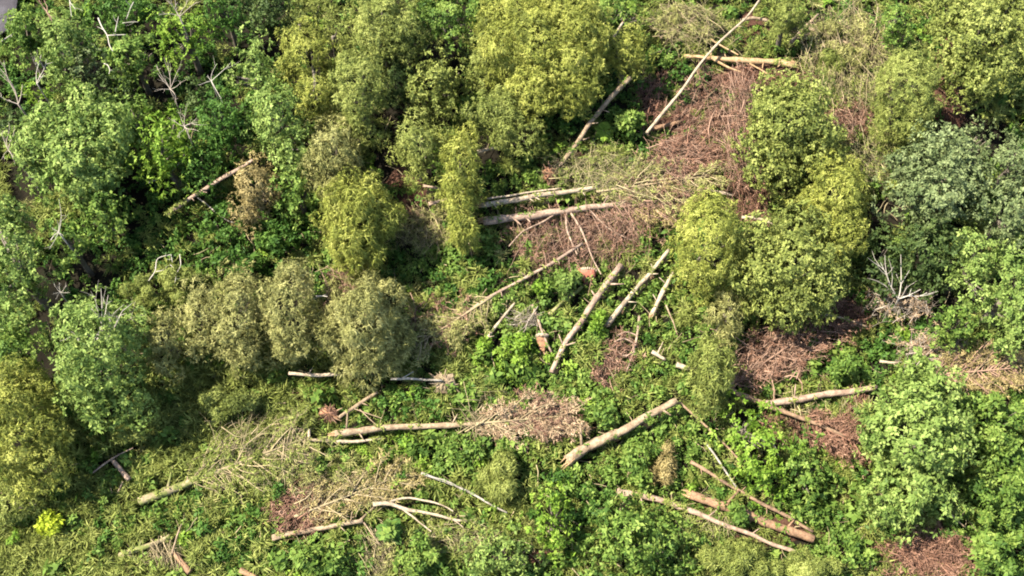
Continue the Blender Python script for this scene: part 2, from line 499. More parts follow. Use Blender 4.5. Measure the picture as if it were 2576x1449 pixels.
def plant(name, label, cat, group, cx, cy, rx, ry, h, leaf, style='broad', slope=0.0, dome=None, extra=(), bare=0, dens=1.0, trunk='trunk', wob=.34, flow=None):
    """tapered trunk, limbs to the leaf masses, sprays of leaves over every mass"""
    rng = new_rng()
    S = STYLE[style]
    if h >= 3.5:
        rx, ry = rx * 1.05, ry * 1.03
        extra = [(e[0], e[1], e[2] * 1.05, e[3] * 1.03, *e[4:]) for e in extra]
    if h >= 2.5 and wob > .15 and min(rx, ry) > 26:      # side masses that break the outline
        add = []
        q = min(rx, ry)
        ns = 3 + min(5, int(rx * ry / 2600))
        for k in range(ns):
            a = 6.283 * (k + rng.uniform(-.3, .3)) / ns
            sz = rng.uniform(.36, .56) * q
            f = 1.0 - .82 * sz / q
            add.append((cx + math.cos(a) * (rx - .62 * sz), cy + math.sin(a) * (ry - .75 * sz), sz, sz * rng.uniform(1.0, 1.45), rng.uniform(-.7, .35) * (1 if math.sin(a) > -.3 else -.4)))
        extra = list(extra) + add
        rx, ry = rx * .80, ry * .83
    base = at(cx, cy, max(h * .62, 0.0))
    gx, gy = base[0], base[1]
    g = np.array([gx, gy, float(ground_z(gx, gy))])
    root = thing(name, g, label, cat, group)
    L = Leaves()
    limbs = []
    parts = [(cx, cy, rx, ry, 0.0)] + [(e[0], e[1], e[2], e[3], e[4] if len(e) > 4 else -0.6) for e in extra]
    for (ex, ey, erx, ery, dz) in parts:
        ellipses.append((ex, ey, erx, ery, h))
        if h >= 2.5:
            limbs += crown_shell(rng, L, ex, ey, erx, ery, h + dz, S, dens, wob, flow)
            continue
        b = min(S['blob'], 0.62 * min(erx, ery))
        dm = (0.55 * min(erx, ery) * PXM + 0.25 if dome is None else dome)
        for layer, fill in ((0, 1.15), (1, .6)):
            for (u, v, rho) in crown_points(rng, ex, ey, max(erx - b * .75, 2), max(ery - b * .75, 2), b, fill, wob):
                br = b * rng.uniform(.75, 1.3)
                z = h + dz + dm * math.sqrt(max(0, 1 - rho * rho * .9)) - slope * v * ery * PXM + rng.normal(0, .16) - min(layer, 1) * (.55 * dm + .5)
                z = max(z, 0.15)
                c = at(ex + u * max(erx - b * .75, 2), ey + v * max(ery - b * .75, 2), z)
                R = br * PXM
                n = max(3, int(S['den'] * dens * 4 * math.pi * R * R * (.62 if layer == 0 else .35)))
                N = norm(rng.normal(0, 1, (n * 3, 3)) + np.array([0, 0, .35])); N = N[N[:, 2] > -.35][:n]
                P = c + N * R * rng.uniform(.55, 1.08, (len(N), 1)) * np.array([1, 1, .85])
                bt = rng.normal(.5, .17) - .12 * min(layer, 1)
                L.sprays(rng, P, N, S['size'] * rng.uniform(.75, 1.15), S['k'], S['w'], S['lift'], S['droop'], np.full(len(N), bt), gravity=S['grav'], flow=flow)
                if layer == 0 and rng.uniform() < .3:
                    limbs.append(c)
    tb = Tubes()
    if h >= 2.5:
        r0 = .10 + .0016 * (rx + ry) / 2
        top = g + np.array([rng.normal(0, .15), rng.normal(0, .15), max(h * .55, 1.2)])
        tb.add(smooth_path([g - [0, 0, .3], g + (top - g) * .5 + rng.normal(0, .06, 3), top], 6), np.linspace(r0 * 1.25, r0 * .7, 6), 8, rng=rng, rough=.06)
        for c in limbs[:14]:
            s = g + (top - g) * rng.uniform(.6, 1.0)
            mid = (s + c) / 2 + np.array([0, 0, -.25])
            tb.add(smooth_path([s, mid, c], 5), np.linspace(r0 * .5, .025, 5), 5)
    else:
        for c in limbs[:8] or [g + [0, 0, .4]]:
            tb.add(smooth_path([g - [0, 0, .1], (g + c) / 2 + rng.normal(0, .05, 3), c], 4), np.linspace(.045, .015, 4), 4)
    tr = tb.build("trunk" if h >= 2.5 else "stem", WOOD[trunk], root, g)
    cr = L.build("crown" if h >= 2.5 else "foliage", LEAF[leaf], root, g)
    for k in range(bare):           # leafless limbs standing out of the crown
        t = Tubes()
        s = at(cx + rng.uniform(-.4, .4) * rx, cy - ry * rng.uniform(.35, .7), h + .5)
        e = at(pix(s)[0] + rng.uniform(-28, 28), pix(s)[1] - rng.uniform(25, 50), h + 1.6)
        branchlet(t, rng, s, e, .045, 3)
        t.build("bare_branch", TWIG['white'], root, g)
    return root


def branchlet(t, rng, a, b, r, forks, tint=None, bend=.2, sides=5):
    """a crooked limb from a to b that throws side twigs"""
    a, b = np.asarray(a, float), np.asarray(b, float)
    Lh = np.linalg.norm(b - a)
    mids = [a + (b - a) * q + rng.normal(0, bend * Lh * .5, 3) * np.array([1, 1, .6]) for q in (.3, .65)]
    p = smooth_path([a, *mids, b], 7)
    tn = rng.uniform(.3, .95) if tint is None else tint
    t.add(p, np.linspace(r, r * .35, 7), sides, tn)
    for _ in range(forks):
        i = rng.integers(2, 6)
        d = norm((b - a)[None])[0]
        s = norm(rng.normal(0, 1, (1, 3)))[0]
        e = p[i] + (d * rng.uniform(.5, 1) + s * rng.uniform(.5, .9)) * Lh * rng.uniform(.2, .45)
        e[2] = max(e[2], p[i][2] - .2)
        m = (p[i] + e) / 2 + rng.normal(0, .04 * Lh, 3)
        t.add(smooth_path([p[i], m, e], 4), np.linspace(r * .5, r * .2, 4), 4, tn, cap=False)


# ------------------------------------------------------------------ fallen trunks
log_lines = []                      # used to keep the undergrowth off the trunks


def trunk_tube(rng, pts, w0, w1, z, zend=None, sides=10):
    pts = np.array(pts, float)
    n = max(6, int(np.linalg.norm(np.diff(pts, axis=0), axis=1).sum() / 14))
    p = resample(pts, n)
    if len(pts) > 2:
        for _ in range(2):
            p[1:-1] = .25 * p[:-2] + .5 * p[1:-1] + .25 * p[2:]
    q = np.linspace(0, 1, n)
    ln = np.linalg.norm(pts[-1] - pts[0])
    dv = (pts[-1] - pts[0]) / max(ln, 1)
    sway = (np.sin(q * rng.uniform(5, 9) + rng.uniform(0, 6)) * .0055 + np.sin(q * rng.uniform(14, 22) + rng.uniform(0, 6)) * .0025) * ln * np.sin(np.pi * q)
    p = p + sway[:, None] * np.array([[-dv[1], dv[0]]])
    wob = np.cumsum(rng.normal(0, .012, n)); wob -= np.linspace(wob[0], wob[-1], n)
    zz = z + (0 if zend is None else (zend - z)) * q + wob
    w = (w0 + (w1 - w0) * q) * PXM / 2
    w = w * (1 + rng.normal(0, .07, n))
    P = at(p[:, 0], p[:, 1], zz + w)
    return P, w


def fallen(name, label, cat, group, pts, w0, w1, wood='tan', z=.62, zend=None, stubs=4, branches=(), root=None, split=0, twigs=None, crown=None, cover=None, feather=None):
    rng = new_rng()
    if z <= 1.0:
        z -= .14
    P, w = trunk_tube(rng, pts, w0, w1, z, zend)
    if cover is None and z < 1.3 and np.linalg.norm(P[-1] - P[0]) > 2.2:
        cover = (0, 1, .2, 'green' if rng.uniform() < .5 else 'olive')
    log_lines.append((np.array(pts, float), max(w0, w1)))
    o0 = P[0].copy()
    t = Tubes(); t.add(P, w, 10, .5, .07, rng)
    has = stubs or branches or root or split or twigs or crown or cover or feather
    if not has:
        o = t.build(name, WOOD[wood], None, o0)
        return tag(o, label, cat, group)
    R = thing(name, o0, label, cat, group)
    t.build("trunk", WOOD[wood], R, o0)
    for _ in range(stubs):
        i = rng.integers(1, len(P) - 1)
        d = norm((P[i + 1] - P[i - 1])[None])[0]
        s = norm(np.cross(d, [0, 0, 1])[None])[0] * rng.choice([-1, 1])
        v = norm((s + d * rng.uniform(.2, .8) + np.array([0, 0, rng.uniform(.1, .7)]))[None])[0]
        ln = w[i] * rng.uniform(1.8, 4.5)
        b = Tubes(); b.add([P[i] + v * w[i] * .5, P[i] + v * (w[i] + ln * .5), P[i] + v * (w[i] + ln)], [w[i] * .34, w[i] * .26, w[i] * .16], 6, .5)
        b.build("branch_stub", WOOD[wood], R, o0)
    for br in branches:
        bp, b0, b1 = br[0], br[1], br[2]
        BP, bw = trunk_tube(rng, bp, b0, b1, z + .1, z + (br[3] if len(br) > 3 else .1))
        log_lines.append((np.array(bp, float), b0))
        b = Tubes(); b.add(BP, bw, 7, .5, .05, rng)
        b.build("branch", WOOD[br[4] if len(br) > 4 else wood], R, o0)
    for e in ([0] if split & 1 else []) + ([-1] if split & 2 else []):    # splintered end: slivers of pale wood
        b = Tubes()
        d = norm((P[e] - P[1 if e == 0 else -2])[None])[0]
        s = norm(np.cross(d, [0, 0, 1])[None])[0]
        for k in range(7):
            off = s * w[e] * rng.uniform(-.8, .8) + np.array([0, 0, w[e] * rng.uniform(-.3, .75)])
            a = P[e] - d * w[e] * 1.2 + off
            b.add([a, a + d * w[e] * rng.uniform(1.0, 1.5), a + d * w[e] * rng.uniform(1.8, 3.4) + s * rng.normal(0, .03)], [w[e] * .36, w[e] * .27, .01], 4, .5)
        b.build("splintered_end", WOOD['split'], R, o0)
    if root:
        root_plate(rng, R, o0, *root)
    if twigs:
        for tw in ([twigs] if isinstance(twigs[0], (int, float)) else twigs):
            twig_mass(rng, R, o0, *tw)
    for ft in (feather or []):
        feathered(rng, R, o0, *ft)
    if cover:                       # creepers and seedlings growing over part of the trunk
        q0, q1, dn, lf = cover
        L = Leaves()
        k = int(dn * np.linalg.norm(P[-1] - P[0]) * (q1 - q0) * 14)
        q = rng.uniform(q0, q1, k) * (len(P) - 1)
        i = np.clip(q.astype(int), 0, len(P) - 2); f = (q - i)[:, None]
        C = P[i] * (1 - f) + P[i + 1] * f
        wv = (w[i])[:, None]
        d = norm((P[-1] - P[0])[None])[0]; s = norm(np.cross(d, [0, 0, 1])[None])[0]
        a = rng.normal(0, .75, (k, 1))
        N = s * np.sin(a) + np.array([0, 0, 1.0]) * np.cos(a)
        clump = .5 + .5 * np.sin(q * .9 + rng.uniform(0, 6)) > rng.uniform(0, 1, k) * .8
        L.sprays(rng, (C + N * wv * 1.05)[clump], N[clump], .22, 6, .2, (-.1, .6), .15, np.full(clump.sum(), .5))
        L.build("creeper", LEAF[lf], R, o0)
    if crown:
        L = Leaves(); crown_leaves(rng, L, *crown[:-1]); L.build("crown", LEAF[crown[-1]], R, o0)
    return R


def root_plate(rng, R, o0, x, y, r, mat='soil', h=.7):
    """upturned disc of earth with broken roots round its rim"""
    c = at(x, y, h); rm = r * PXM
    n, m = 7, 14
    v = []
    for i in range(n):
        q = i / (n - 1)
        for k in range(m):
            a = 2 * np.pi * k / m
            rr = rm * q * (.95 + rng.uniform(-.32, .25))
            v.append(c + [rr * math.cos(a), rr * math.sin(a) * .85, .35 * rm * (1 - q * q) + rng.normal(0, .06 * rm) + rr * math.sin(a) * .5])
    f = []
    for i in range(n - 1):
        for k in range(m):
            k2 = (k + 1) % m
            f += [i * m + k, (i + 1) * m + k, (i + 1) * m + k2, i * m + k2]
    link("root_plate", mesh_from("root_plate", np.array(v), 4, np.array(f), WOOD[mat]), R, o0)
    fib = Tubes()
    for k in range(46):
        a = rng.uniform(0, 6.28); r0 = rng.uniform(.1, .7)
        d = np.array([math.cos(a), math.sin(a) * .85, math.sin(a) * .5])
        q = [c + d * rm * (r0 + t_ * .6) + rng.normal(0, .05 * rm, 3) + [0, 0, .3 * rm * max(0, 1 - (r0 + t_ * .6) ** 2) + .07] for t_ in (0, .5, 1)]
        fib.add(np.array(q), [.028, .022, .008], 4, rng.uniform(.1, 1), cap=False)
    tag(fib.build("root_hairs", TWIG['straw' if mat == 'tan' else 'red'], R, o0), kind="stuff")
    for k in range(7):
        a = rng.uniform(0, 6.28)
        d = np.array([math.cos(a), math.sin(a) * .85, math.sin(a) * .5])
        t = Tubes(); e = c + d * rm * rng.uniform(1.2, 1.6) + rng.normal(0, .08, 3)
        t.add(smooth_path([c + d * rm * .5, c + d * rm + [0, 0, .08], e], 5), np.linspace(.07, .02, 5), 5)
        t.build("root", WOOD['brown' if mat == 'soil' else 'tan'], R, o0)


def twig_mass(rng, R, o0, cx, cy, rx, ry, ang, n, length, colr='pink', spread=.5, curve=.5, z=(.35, 1.0), fan=0.0, main=8, thick=1.0, wpx=2.0):
    """curved dead twigs; ang is the direction they run on the ground (degrees, clockwise on the picture)"""
    a0 = math.radians(ang)
    fine = Tubes()
    needles = Leaves()
    n = int(n * 1.45)
    for k in range(n + main):
        big = k < main
        r = math.sqrt(rng.uniform(0, 1)) * (1 if rng.uniform() < .8 else 1.35); th = rng.uniform(0, 6.28)
        u, v = r * math.cos(th), r * math.sin(th)
        Lp = length * rng.choice([.4, .7, 1.0, 1.45]) * rng.uniform(.8, 1.2) * (1.25 if big else 1)
        a = a0 + rng.normal(0, spread * .6 + .12) * (1 if rng.uniform() < .8 else 2.6) + fan * (u * -math.sin(a0) + v * math.cos(a0))
        x, y = cx + u * rx - math.cos(a) * Lp * .45, cy + v * ry - math.sin(a) * Lp * .45
        kc = rng.normal(curve * .35, abs(curve) * .7)
        zb = rng.uniform(*z); arch = rng.uniform(.0, .45)
        pts, zz = [], []
        m = 6
        for i in range(m):
            pts.append((x, y)); q = i / (m - 1)
            zz.append(zb + arch * math.sin(q * math.pi) - .25 * q * q)
            x += math.cos(a) * Lp / (m - 1); y += math.sin(a) * Lp / (m - 1)
            a += kc / (m - 1) + rng.normal(0, .17)
        pts = np.array(pts)
        P = at(pts[:, 0], pts[:, 1], np.maximum(np.array(zz), .06))
        wr = wpx * PXM / 2 * rng.uniform(.5, 1.15) * thick * .70
        if big:
            t = Tubes(); t.add(P, np.linspace(wr * 2.2, wr * .7, m), 6, rng.uniform(.5, 1))
            t.build("branch", TWIG[colr], R, o0)
        if rng.uniform() < .9:
            for _ in range(rng.integers(2, 5)):
                i = rng.integers(1, m)
                dd = norm((P[i] - P[i - 1])[None])[0]
                sv = norm(np.cross(dd, [0, 0, 1])[None])[0] * rng.choice([-1, 1])
                ln = rng.uniform(.15, .5)
                e = P[i] + (dd * rng.uniform(.4, 1) + sv * rng.uniform(.4, 1) + np.array([0, 0, rng.uniform(-.25, .35)])) * ln
                fine.add(np.array([P[i], e]), np.array([wr * .55, wr * .25]), 3, np.clip(rng.normal(.5, .28), 0, 1), cap=False)
        if rng.uniform() < .55:
            k2 = rng.integers(1, m, 3)
            needles.sprays(rng, P[k2] + rng.normal(0, .05, (3, 3)), norm(rng.normal(0, .4, (3, 3)) + [0, 0, 1]), .26, 5, .10, (-.2, .6), .1, np.full(3, rng.normal(.45, .2)))
        if not big:
            fine.add(P, np.linspace(wr, wr * .45, m), 4, float(np.clip(rng.normal(.85, .12) if rng.uniform() < .35 else rng.normal(.28, .16), 0, 1)), cap=False)
    if needles.v and n >= 60:
        tag(needles.build("dead_needles", LEAF['straw' if colr == 'straw' else 'olive' if colr == 'olive' else 'tan' if colr == 'grey' else 'needle'], R, o0), kind="stuff")
    if n:
        tag(fine.build("twigs", TWIG[colr], R, o0), kind="stuff")


def feathered(rng, R, o0, a, b, n, length, colr, leaf, z=.7, ang=48, taper=.55, dens=1.0):
    """crown of a toppled tree: side branches leave the stem in pairs and sweep towards its tip, fringed with twigs"""
    a, b = np.array(a, float), np.array(b, float)
    ax = (b - a) / np.linalg.norm(b - a); sd = np.array([-ax[1], ax[0]])
    fine, nd = Tubes(), Leaves()
    stem = np.array([a + (b - a) * q for q in np.linspace(0, 1, 8)])
    t = Tubes(); t.add(at(stem[:, 0], stem[:, 1], z + .1 + np.linspace(0, .1, 8)), np.linspace(.09, .02, 8), 6, .7); t.build("stem_tip", TWIG[colr], R, o0)
    for k in range(n):
        q = (k + rng.uniform(0, 1)) / n
        s = 1 if k % 2 else -1
        th = math.radians(ang * rng.uniform(.55, 1.25)) * s
        Lp = length * (1 - taper * q) * rng.uniform(.6, 1.2) * (.55 + .9 * min(1, q * 4) * .5)
        p = a + (b - a) * q; pts = []; m = 6; lift = rng.uniform(-.5, 1.1)
        for i in range(m):
            pts.append(p.copy())
            d = ax * math.cos(th) + sd * math.sin(th)
            p = p + d * Lp / (m - 1); th *= rng.uniform(.80, .99); th += rng.normal(0, .06)
        pts = np.array(pts)
        f = np.linspace(0, 1, m)
        P = at(pts[:, 0], pts[:, 1], np.maximum(z + .05 + lift * f - .35 * f * f, .12))
        w = .045 * rng.uniform(.7, 1.25)
        t = Tubes(); t.add(P, np.linspace(w, w * .3, m), 6, rng.uniform(.35, 1)); t.build("branch", TWIG[colr], R, o0)
        for _ in range(int(9 * dens)):
            i = rng.integers(1, m); u = rng.uniform(0, 1)
            c = P[i - 1] * (1 - u) + P[i] * u
            dd = norm((P[i] - P[i - 1])[None])[0]; sv = norm(np.cross(dd, [0, 0, 1])[None])[0] * rng.choice([-1, 1])
            ln = rng.uniform(.2, .75)
            e1 = c + (dd * .8 + sv * rng.uniform(.3, .8) + [0, 0, rng.uniform(-.25, .25)]) * ln * .5
            e2 = e1 + (dd * .9 + sv * rng.uniform(0, .5) + [0, 0, rng.uniform(-.35, .15)]) * ln * .5
            fine.add(np.array([c, e1, e2]), [.018, .014, .006], 3, float(np.clip(rng.normal(.5, .3), 0, 1)), cap=False)
            nd.sprays(rng, np.array([e1, e2]), norm(rng.normal(0, .4, (2, 3)) + [0, 0, 1]), .24, 5, .10, (-.2, .6), .1, np.full(2, rng.normal(.5, .2)), flow=dd * .8)
    tag(fine.build("twigs", TWIG[colr], R, o0), kind="stuff")
    if leaf:
        tag(nd.build("dead_needles", LEAF[leaf], R, o0), kind="stuff")


def crown_leaves(rng, L, cx, cy, rx, ry, h, style, dens, flow=None):
    S = STYLE[style]; b = min(S['blob'], .6 * min(rx, ry))
    for (u, v, rho) in crown_points(rng, cx, cy, max(rx - b * .7, 2), max(ry - b * .7, 2), b, 1.1, .22):
        c = at(cx + u * max(rx - b * .7, 2), cy + v * max(ry - b * .7, 2), max(.2, h + .5 * math.sqrt(max(0, 1 - rho * rho)) + rng.normal(0, .15)))
        R = b * PXM * rng.uniform(.75, 1.25)
        n = max(3, int(S['den'] * dens * 8 * R * R))
        N = norm(rng.normal(0, 1, (n, 3)) + np.array([0, 0, .6]))
        L.sprays(rng, c + N * R * rng.uniform(.5, 1.05, (n, 1)), N, S['size'], S['k'], S['w'], S['lift'], S['droop'], np.full(n, rng.normal(.5, .15)), gravity=S['grav'], flow=flow)


def brush(label, cx, cy, *spec, group="heaps of dead brushwood", feather=None):
    rng = new_rng()
    o0 = at(cx, cy, 0.0)
    R = thing("brush_heap", o0, label, "dead branches", group)
    twig_mass(rng, R, o0, cx, cy, *spec)
    for ft in (feather or []):
        feathered(rng, R, o0, *ft)
    ellipses_soft.append((cx, cy, spec[0], spec[1]))
    return R


ellipses_soft = []


def dead_tree(label, bx, by, tips, hb=3.0, rise=1.8, w=7, colr='white', forks=3, name="dead_tree", cat="dead tree", group="bare dead trees"):
    """bare grey or white standing wood: a stem from the ground to the fork, limbs to each tip"""
    rng = new_rng()
    if hb > 3:
        hb = 1.0 + hb * .66
    top = at(bx, by, hb)
    g = np.array([top[0], top[1], float(ground_z(top[0], top[1]))])
    R = thing(name, g, label, cat, group)
    r = w * PXM / 2 * .5
    t = Tubes(); t.add(smooth_path([g - [0, 0, .2], (g + top) / 2 + rng.normal(0, .08, 3), top], 6), np.linspace(r * 1.3, r, 6), 8, .6, .05, rng)
    t.build("trunk", TWIG[colr], R, g)
    mx = max(math.hypot(x - bx, y - by) for x, y in tips)
    for (x, y) in tips:
        e = at(x, y, hb + rise * math.hypot(x - bx, y - by) / mx * rng.uniform(.7, 1.1))
        b = Tubes(); branchlet(b, rng, top, e, r * rng.uniform(.5, .8), forks, None, .16)
        b.build("branch", TWIG[colr], R, g)
    return R


def crooked(label, paths, z, w=4, colr='white', name="dead_branch", cat="dead branch", group="dead branches caught in the greenery"):
    """a bare crooked branch lying on the leaves: paths are its limbs"""
    rng = new_rng()
    if z > 3:
        z = 1.0 + z * .66
    o0 = at(*paths[0][0], z)
    R = thing(name, o0, label, cat, group) if len(paths) > 1 else None
    for k, pth in enumerate(paths):
        p = np.array(pth, float)
        p = smooth_path(p, max(5, len(p) * 3))
        P = at(p[:, 0], p[:, 1], z + np.cumsum(rng.normal(0, .03, len(p))))
        r = w * PXM / 2 * (.62 if k == 0 else .45)
        t = Tubes(); t.add(P, np.linspace(r, r * .55, len(p)), 6, rng.uniform(.55, .95), .06, rng)
        for _ in range(2):
            i = rng.integers(1, len(P) - 1)
            e = P[i] + rng.normal(0, .28, 3)
            t.add(smooth_path([P[i], (P[i] + e) / 2 + rng.normal(0, .06, 3), e], 4), np.linspace(r * .6, r * .25, 4), 4, .6, cap=False)
        if R is None:
            return tag(t.build(name, TWIG[colr], None, o0), label, cat, group)
        t.build("limb", TWIG[colr], R, o0)
    return R


def stump(label, cx, cy, w, hgt, mat, rim):
    """wedge of torn wood: rough tapering chunk with a flat broken top edge of paler wood"""
    rng = new_rng()
    o0 = at(cx, cy, 0.0)
    R = thing("broken_stump", o0, label, "stump", None)
    r = w * PXM / 2; h = hgt * PXM
    n, m = 6, 11
    v = []
    for i in range(n):
        q = i / (n - 1)                       # low tip nearest the camera, broad edge away from it
        for k in range(m):
            a = 2 * np.pi * k / m
            cxn = math.copysign(abs(math.cos(a)) ** .65, math.cos(a)); sn = math.copysign(abs(math.sin(a)) ** .65, math.sin(a))
            wd = r * (.38 + .62 * min(1, q * 1.5)) * (1 + rng.normal(0, .07))
            v.append(o0 + [cxn * wd + .05 * r * math.sin(q * 5), (q - .5) * h * 1.05 + rng.normal(0, .03) , .42 + .22 * q + sn * wd * .55 + rng.normal(0, .03)])
    v = np.array(v); f = []
    for i in range(n - 1):
        for k in range(m):
            k2 = (k + 1) % m
            f += [i * m + k, i * m + k2, (i + 1) * m + k2, (i + 1) * m + k]
    cen = len(v); v = np.concatenate([v, [v[:m].mean(0), v[-m:].mean(0)]])
    for k in range(0, m - 1, 2):
        f += [cen, (k + 2) % m, k + 1, k]; z = (n - 1) * m; f += [cen + 1, z + k, z + k + 1, z + (k + 2) % m]
    link("trunk", mesh_from("trunk", v - o0, 4, np.array(f), WOOD[mat]), R)
    for k in range(9):                        # pale torn fibres along the top edge
        x = (k / 8 - .5) * 1.9 * r
        p = o0 + [x, .5 * h + rng.normal(0, .02), .98 - .25 * (x / r) ** 2 + rng.normal(0, .02)]
        b = Tubes(); b.add([p - [.05, .1, .12], p, p + [rng.normal(.02, .04), rng.uniform(.02, .09), rng.uniform(0, .08)]], [.07, .065, .02], 6, .6)
        b.build("splinter", WOOD[rim], R, o0)
    for k in range(5):
        c = Tubes(); x = rng.uniform(-.7, .7) * r
        q0 = o0 + [x, -.45 * h, .3]; q1 = q0 + [x * .8 + rng.normal(0, .1), -rng.uniform(.15, .4), -.15]
        c.add([q0, (q0 + q1) / 2 + [0, 0, .06], q1], [.06, .045, .015], 6, .5)
        c.build("root", WOOD['brown'], R, o0)


def fern(label, cx, cy, r, leaf='lime', fronds=11, h=.8):
    rng = new_rng()
    o0 = at(cx, cy, 0.0)
    R = thing("fern", o0, label, "fern", "ferns and rosette plants")
    st = Tubes(); st.add([o0 - [0, 0, .1], o0 + [0, 0, h * .5], o0 + [0, 0, h]], [.08, .07, .06], 6); st.build("stem", WOOD['brown'], R, o0)
    for k in range(fronds):
        a = k * 6.283 / fronds + rng.normal(0, .15)
        L = Leaves(); ln = r * PXM * rng.uniform(.8, 1.15)
        d = np.array([math.cos(a), math.sin(a), 0]); s = np.array([-d[1], d[0], 0])
        q = np.linspace(.08, 1, 12)
        P = o0 + np.array([0, 0, h]) + d * (q * ln)[:, None] + np.array([0, 0, 1.0]) * (.45 * ln * (q * 1.3 - 1.5 * q * q))[:, None]
        wd = .30 * ln * np.sin(np.pi * np.clip(q * .92 + .08, 0, 1)) + .03
        quads = []
        for i in range(12):
            for sg in (-1, 1):
                tipv = P[i] + s * sg * wd[i] + d * wd[i] * .5 - [0, 0, .1 * wd[i]]
                m = (P[i] + tipv) / 2; c = d * .045 + .03 * d * ln
                quads.append([P[i], m + c, tipv, m - c])
        L.v.append(np.array(quads).reshape(-1, 3)); L.t.append(np.clip(rng.normal(.6, .15, len(quads)), 0, 1))
        L.build("frond", LEAF[leaf], R, o0)


# ------------------------------------------------------------------ ground cover
REGIONS = []        # (x, y, rx, ry, species, weight)


def build_undergrowth():
    rng = np.random.default_rng(5)
    step = 17.0
    gx, gy = np.meshgrid(np.arange(-190, 2770, step), np.arange(-190, 1640, step))
    n = gx.size
    X = gx.ravel() + rng.uniform(-.5, .5, n) * step * 1.3
    Y = gy.ravel() + rng.uniform(-.5, .5, n) * step * 1.3
    species = ['leafy', 'grass', 'dark', 'lime', 'litter', 'bare', 'straw', 'weed']
    W = {s: np.full(n, b) for s, b in zip(species, (.36, .40, .20, .08, .03, .01, .08, .09))}
    for (x, y, rx, ry, s, w) in REGIONS:
        d = ((X - x) / rx) ** 2 + ((Y - y) / ry) ** 2
        W[s] = W[s] + w * np.exp(-d ** 2)
    A = np.stack([W[s] for s in species], 1) ** 1.6
    # neighbouring plants are of one kind: slow random waves rather than salt and pepper
    wav = np.stack([np.sin(X * .021 + k * 1.7) * np.cos(Y * .024 + k * 2.3) + np.sin(X * .047 - Y * .039 + k) for k in range(len(species))], 1)
    A = A * np.exp(.55 * wav)
    A /= A.sum(1, keepdims=True)
    pick = (A.cumsum(1) < rng.uniform(0, 1, (n, 1))).sum(1)
    keep = np.ones(n, bool)
    for (x, y, rx, ry, h) in ellipses:
        # ground hidden below a crown carries fewer plants
        keep &= ~((((X - x) / (rx * .8)) ** 2 + ((Y - y) / (ry * .8)) ** 2 < 1) & (rng.uniform(0, 1, n) < (.85 if h > 2 else .5)))
    edge = (X < -60) | (X > 2640) | (Y < -60) | (Y > 1510)
    keep &= ~(edge & (rng.uniform(0, 1, n) < .6))
    near = np.full(n, 1e9)
    for pts, w in log_lines:
        for a, b in zip(pts[:-1], pts[1:]):
            ab = b - a; q = np.clip(((X - a[0]) * ab[0] + (Y - a[1]) * ab[1]) / max(ab @ ab, 1e-6), 0, 1)
            near = np.minimum(near, np.hypot(X - a[0] - q * ab[0], Y - a[1] - q * ab[1]) - w * .5)
    soft = np.zeros(n, bool)
    for (x, y, rx, ry) in ellipses_soft:
        soft |= ((X - x) / rx) ** 2 + ((Y - y) / ry) ** 2 < .8
    keep &= ~(soft & (rng.uniform(0, 1, n) < .42))
    low = np.clip(near / 18.0, .42, 1.0) * np.where(soft, .5, 1.0)
    tall = np.exp(rng.normal(-.15, .42, n)) * low
    spec = {   # leaf material, mound height, mound radius, sprays, leaf length, width, leaves, lift, gravity
        'leafy': ("leafy_undergrowth", 'green', .44, .42, 11, .24, .27, 6, (-.2, .8), 0),
        'grass': ("grass", 'olive', .42, .42, 15, .46, .058, 7, (.3, 2.0), .2),
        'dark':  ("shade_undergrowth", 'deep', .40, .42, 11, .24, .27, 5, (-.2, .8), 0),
        'lime':  ("bright_undergrowth", 'lime', .45, .42, 14, .23, .26, 6, (-.2, .8), 0),
        'weed':  ("large_leaved_weeds", 'green', .62, .50, 8, .40, .30, 5, (-.1, .6), .1),
        'litter': ("dead_leaf_litter", 'tan', .10, .40, 9, .26, .10, 6, (-.1, .3), .1),
        'straw': ("dry_grass", 'straw', .34, .40, 15, .44, .055, 7, (.3, 1.8), .2),
    }
    lab = {'leafy': "mid green leafy undergrowth between the fallen trunks", 'grass': "olive green grass over the clearing floor",
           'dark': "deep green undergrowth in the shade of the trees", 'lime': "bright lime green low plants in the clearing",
           'weed': "bright large leaved weeds in patches of the clearing", 'litter': "brown dead leaves and twigs on the soil", 'straw': "dry straw coloured grass"}
    for i, s in enumerate(species):
        if s == 'bare':
            continue
        nm, leaf, mh, mr, ns, ll, lw, lk, lift, grav = spec[s]
        m = keep & (pick == i)
        x, y, tl = X[m], Y[m], tall[m]
        k = len(x)
        hh = mh * tl
        top = at(x, y, hh)                        # mound centre sits part way up
        R = mr * np.sqrt(np.clip(tl, .3, 1.6))
        L = Leaves()
        N = norm(rng.normal(0, 1, (k, ns, 3)) + np.array([0, 0, .55])); N[..., 2] = np.abs(N[..., 2])
        P = top[:, None] + N * R[:, None, None] * rng.uniform(.3, 1.0, (k, ns, 1)) * np.stack([np.ones(k), np.ones(k), np.clip(hh / .5, .2, 1)], -1)[:, None]
        P[..., 2] -= (.25 * hh)[:, None]
        P[..., 2] = np.maximum(P[..., 2], ground_z(P[..., 0], P[..., 1]) + .04)
        tint = np.clip(rng.normal(.5, .13, k) + .14 * np.sin(x * .03 + y * .017 + i) * np.cos(y * .041 - x * .011), 0, 1)
        L.sprays(rng, P.reshape(-1, 3), N.reshape(-1, 3), np.repeat(ll * rng.uniform(.75, 1.25, k) * np.clip(tl, .6, 1.1), ns), lk, lw, lift, .12, np.repeat(tint, ns), gravity=grav)
        tag(L.build(nm, LEAF[leaf]), lab[s], None, None, "stuff")


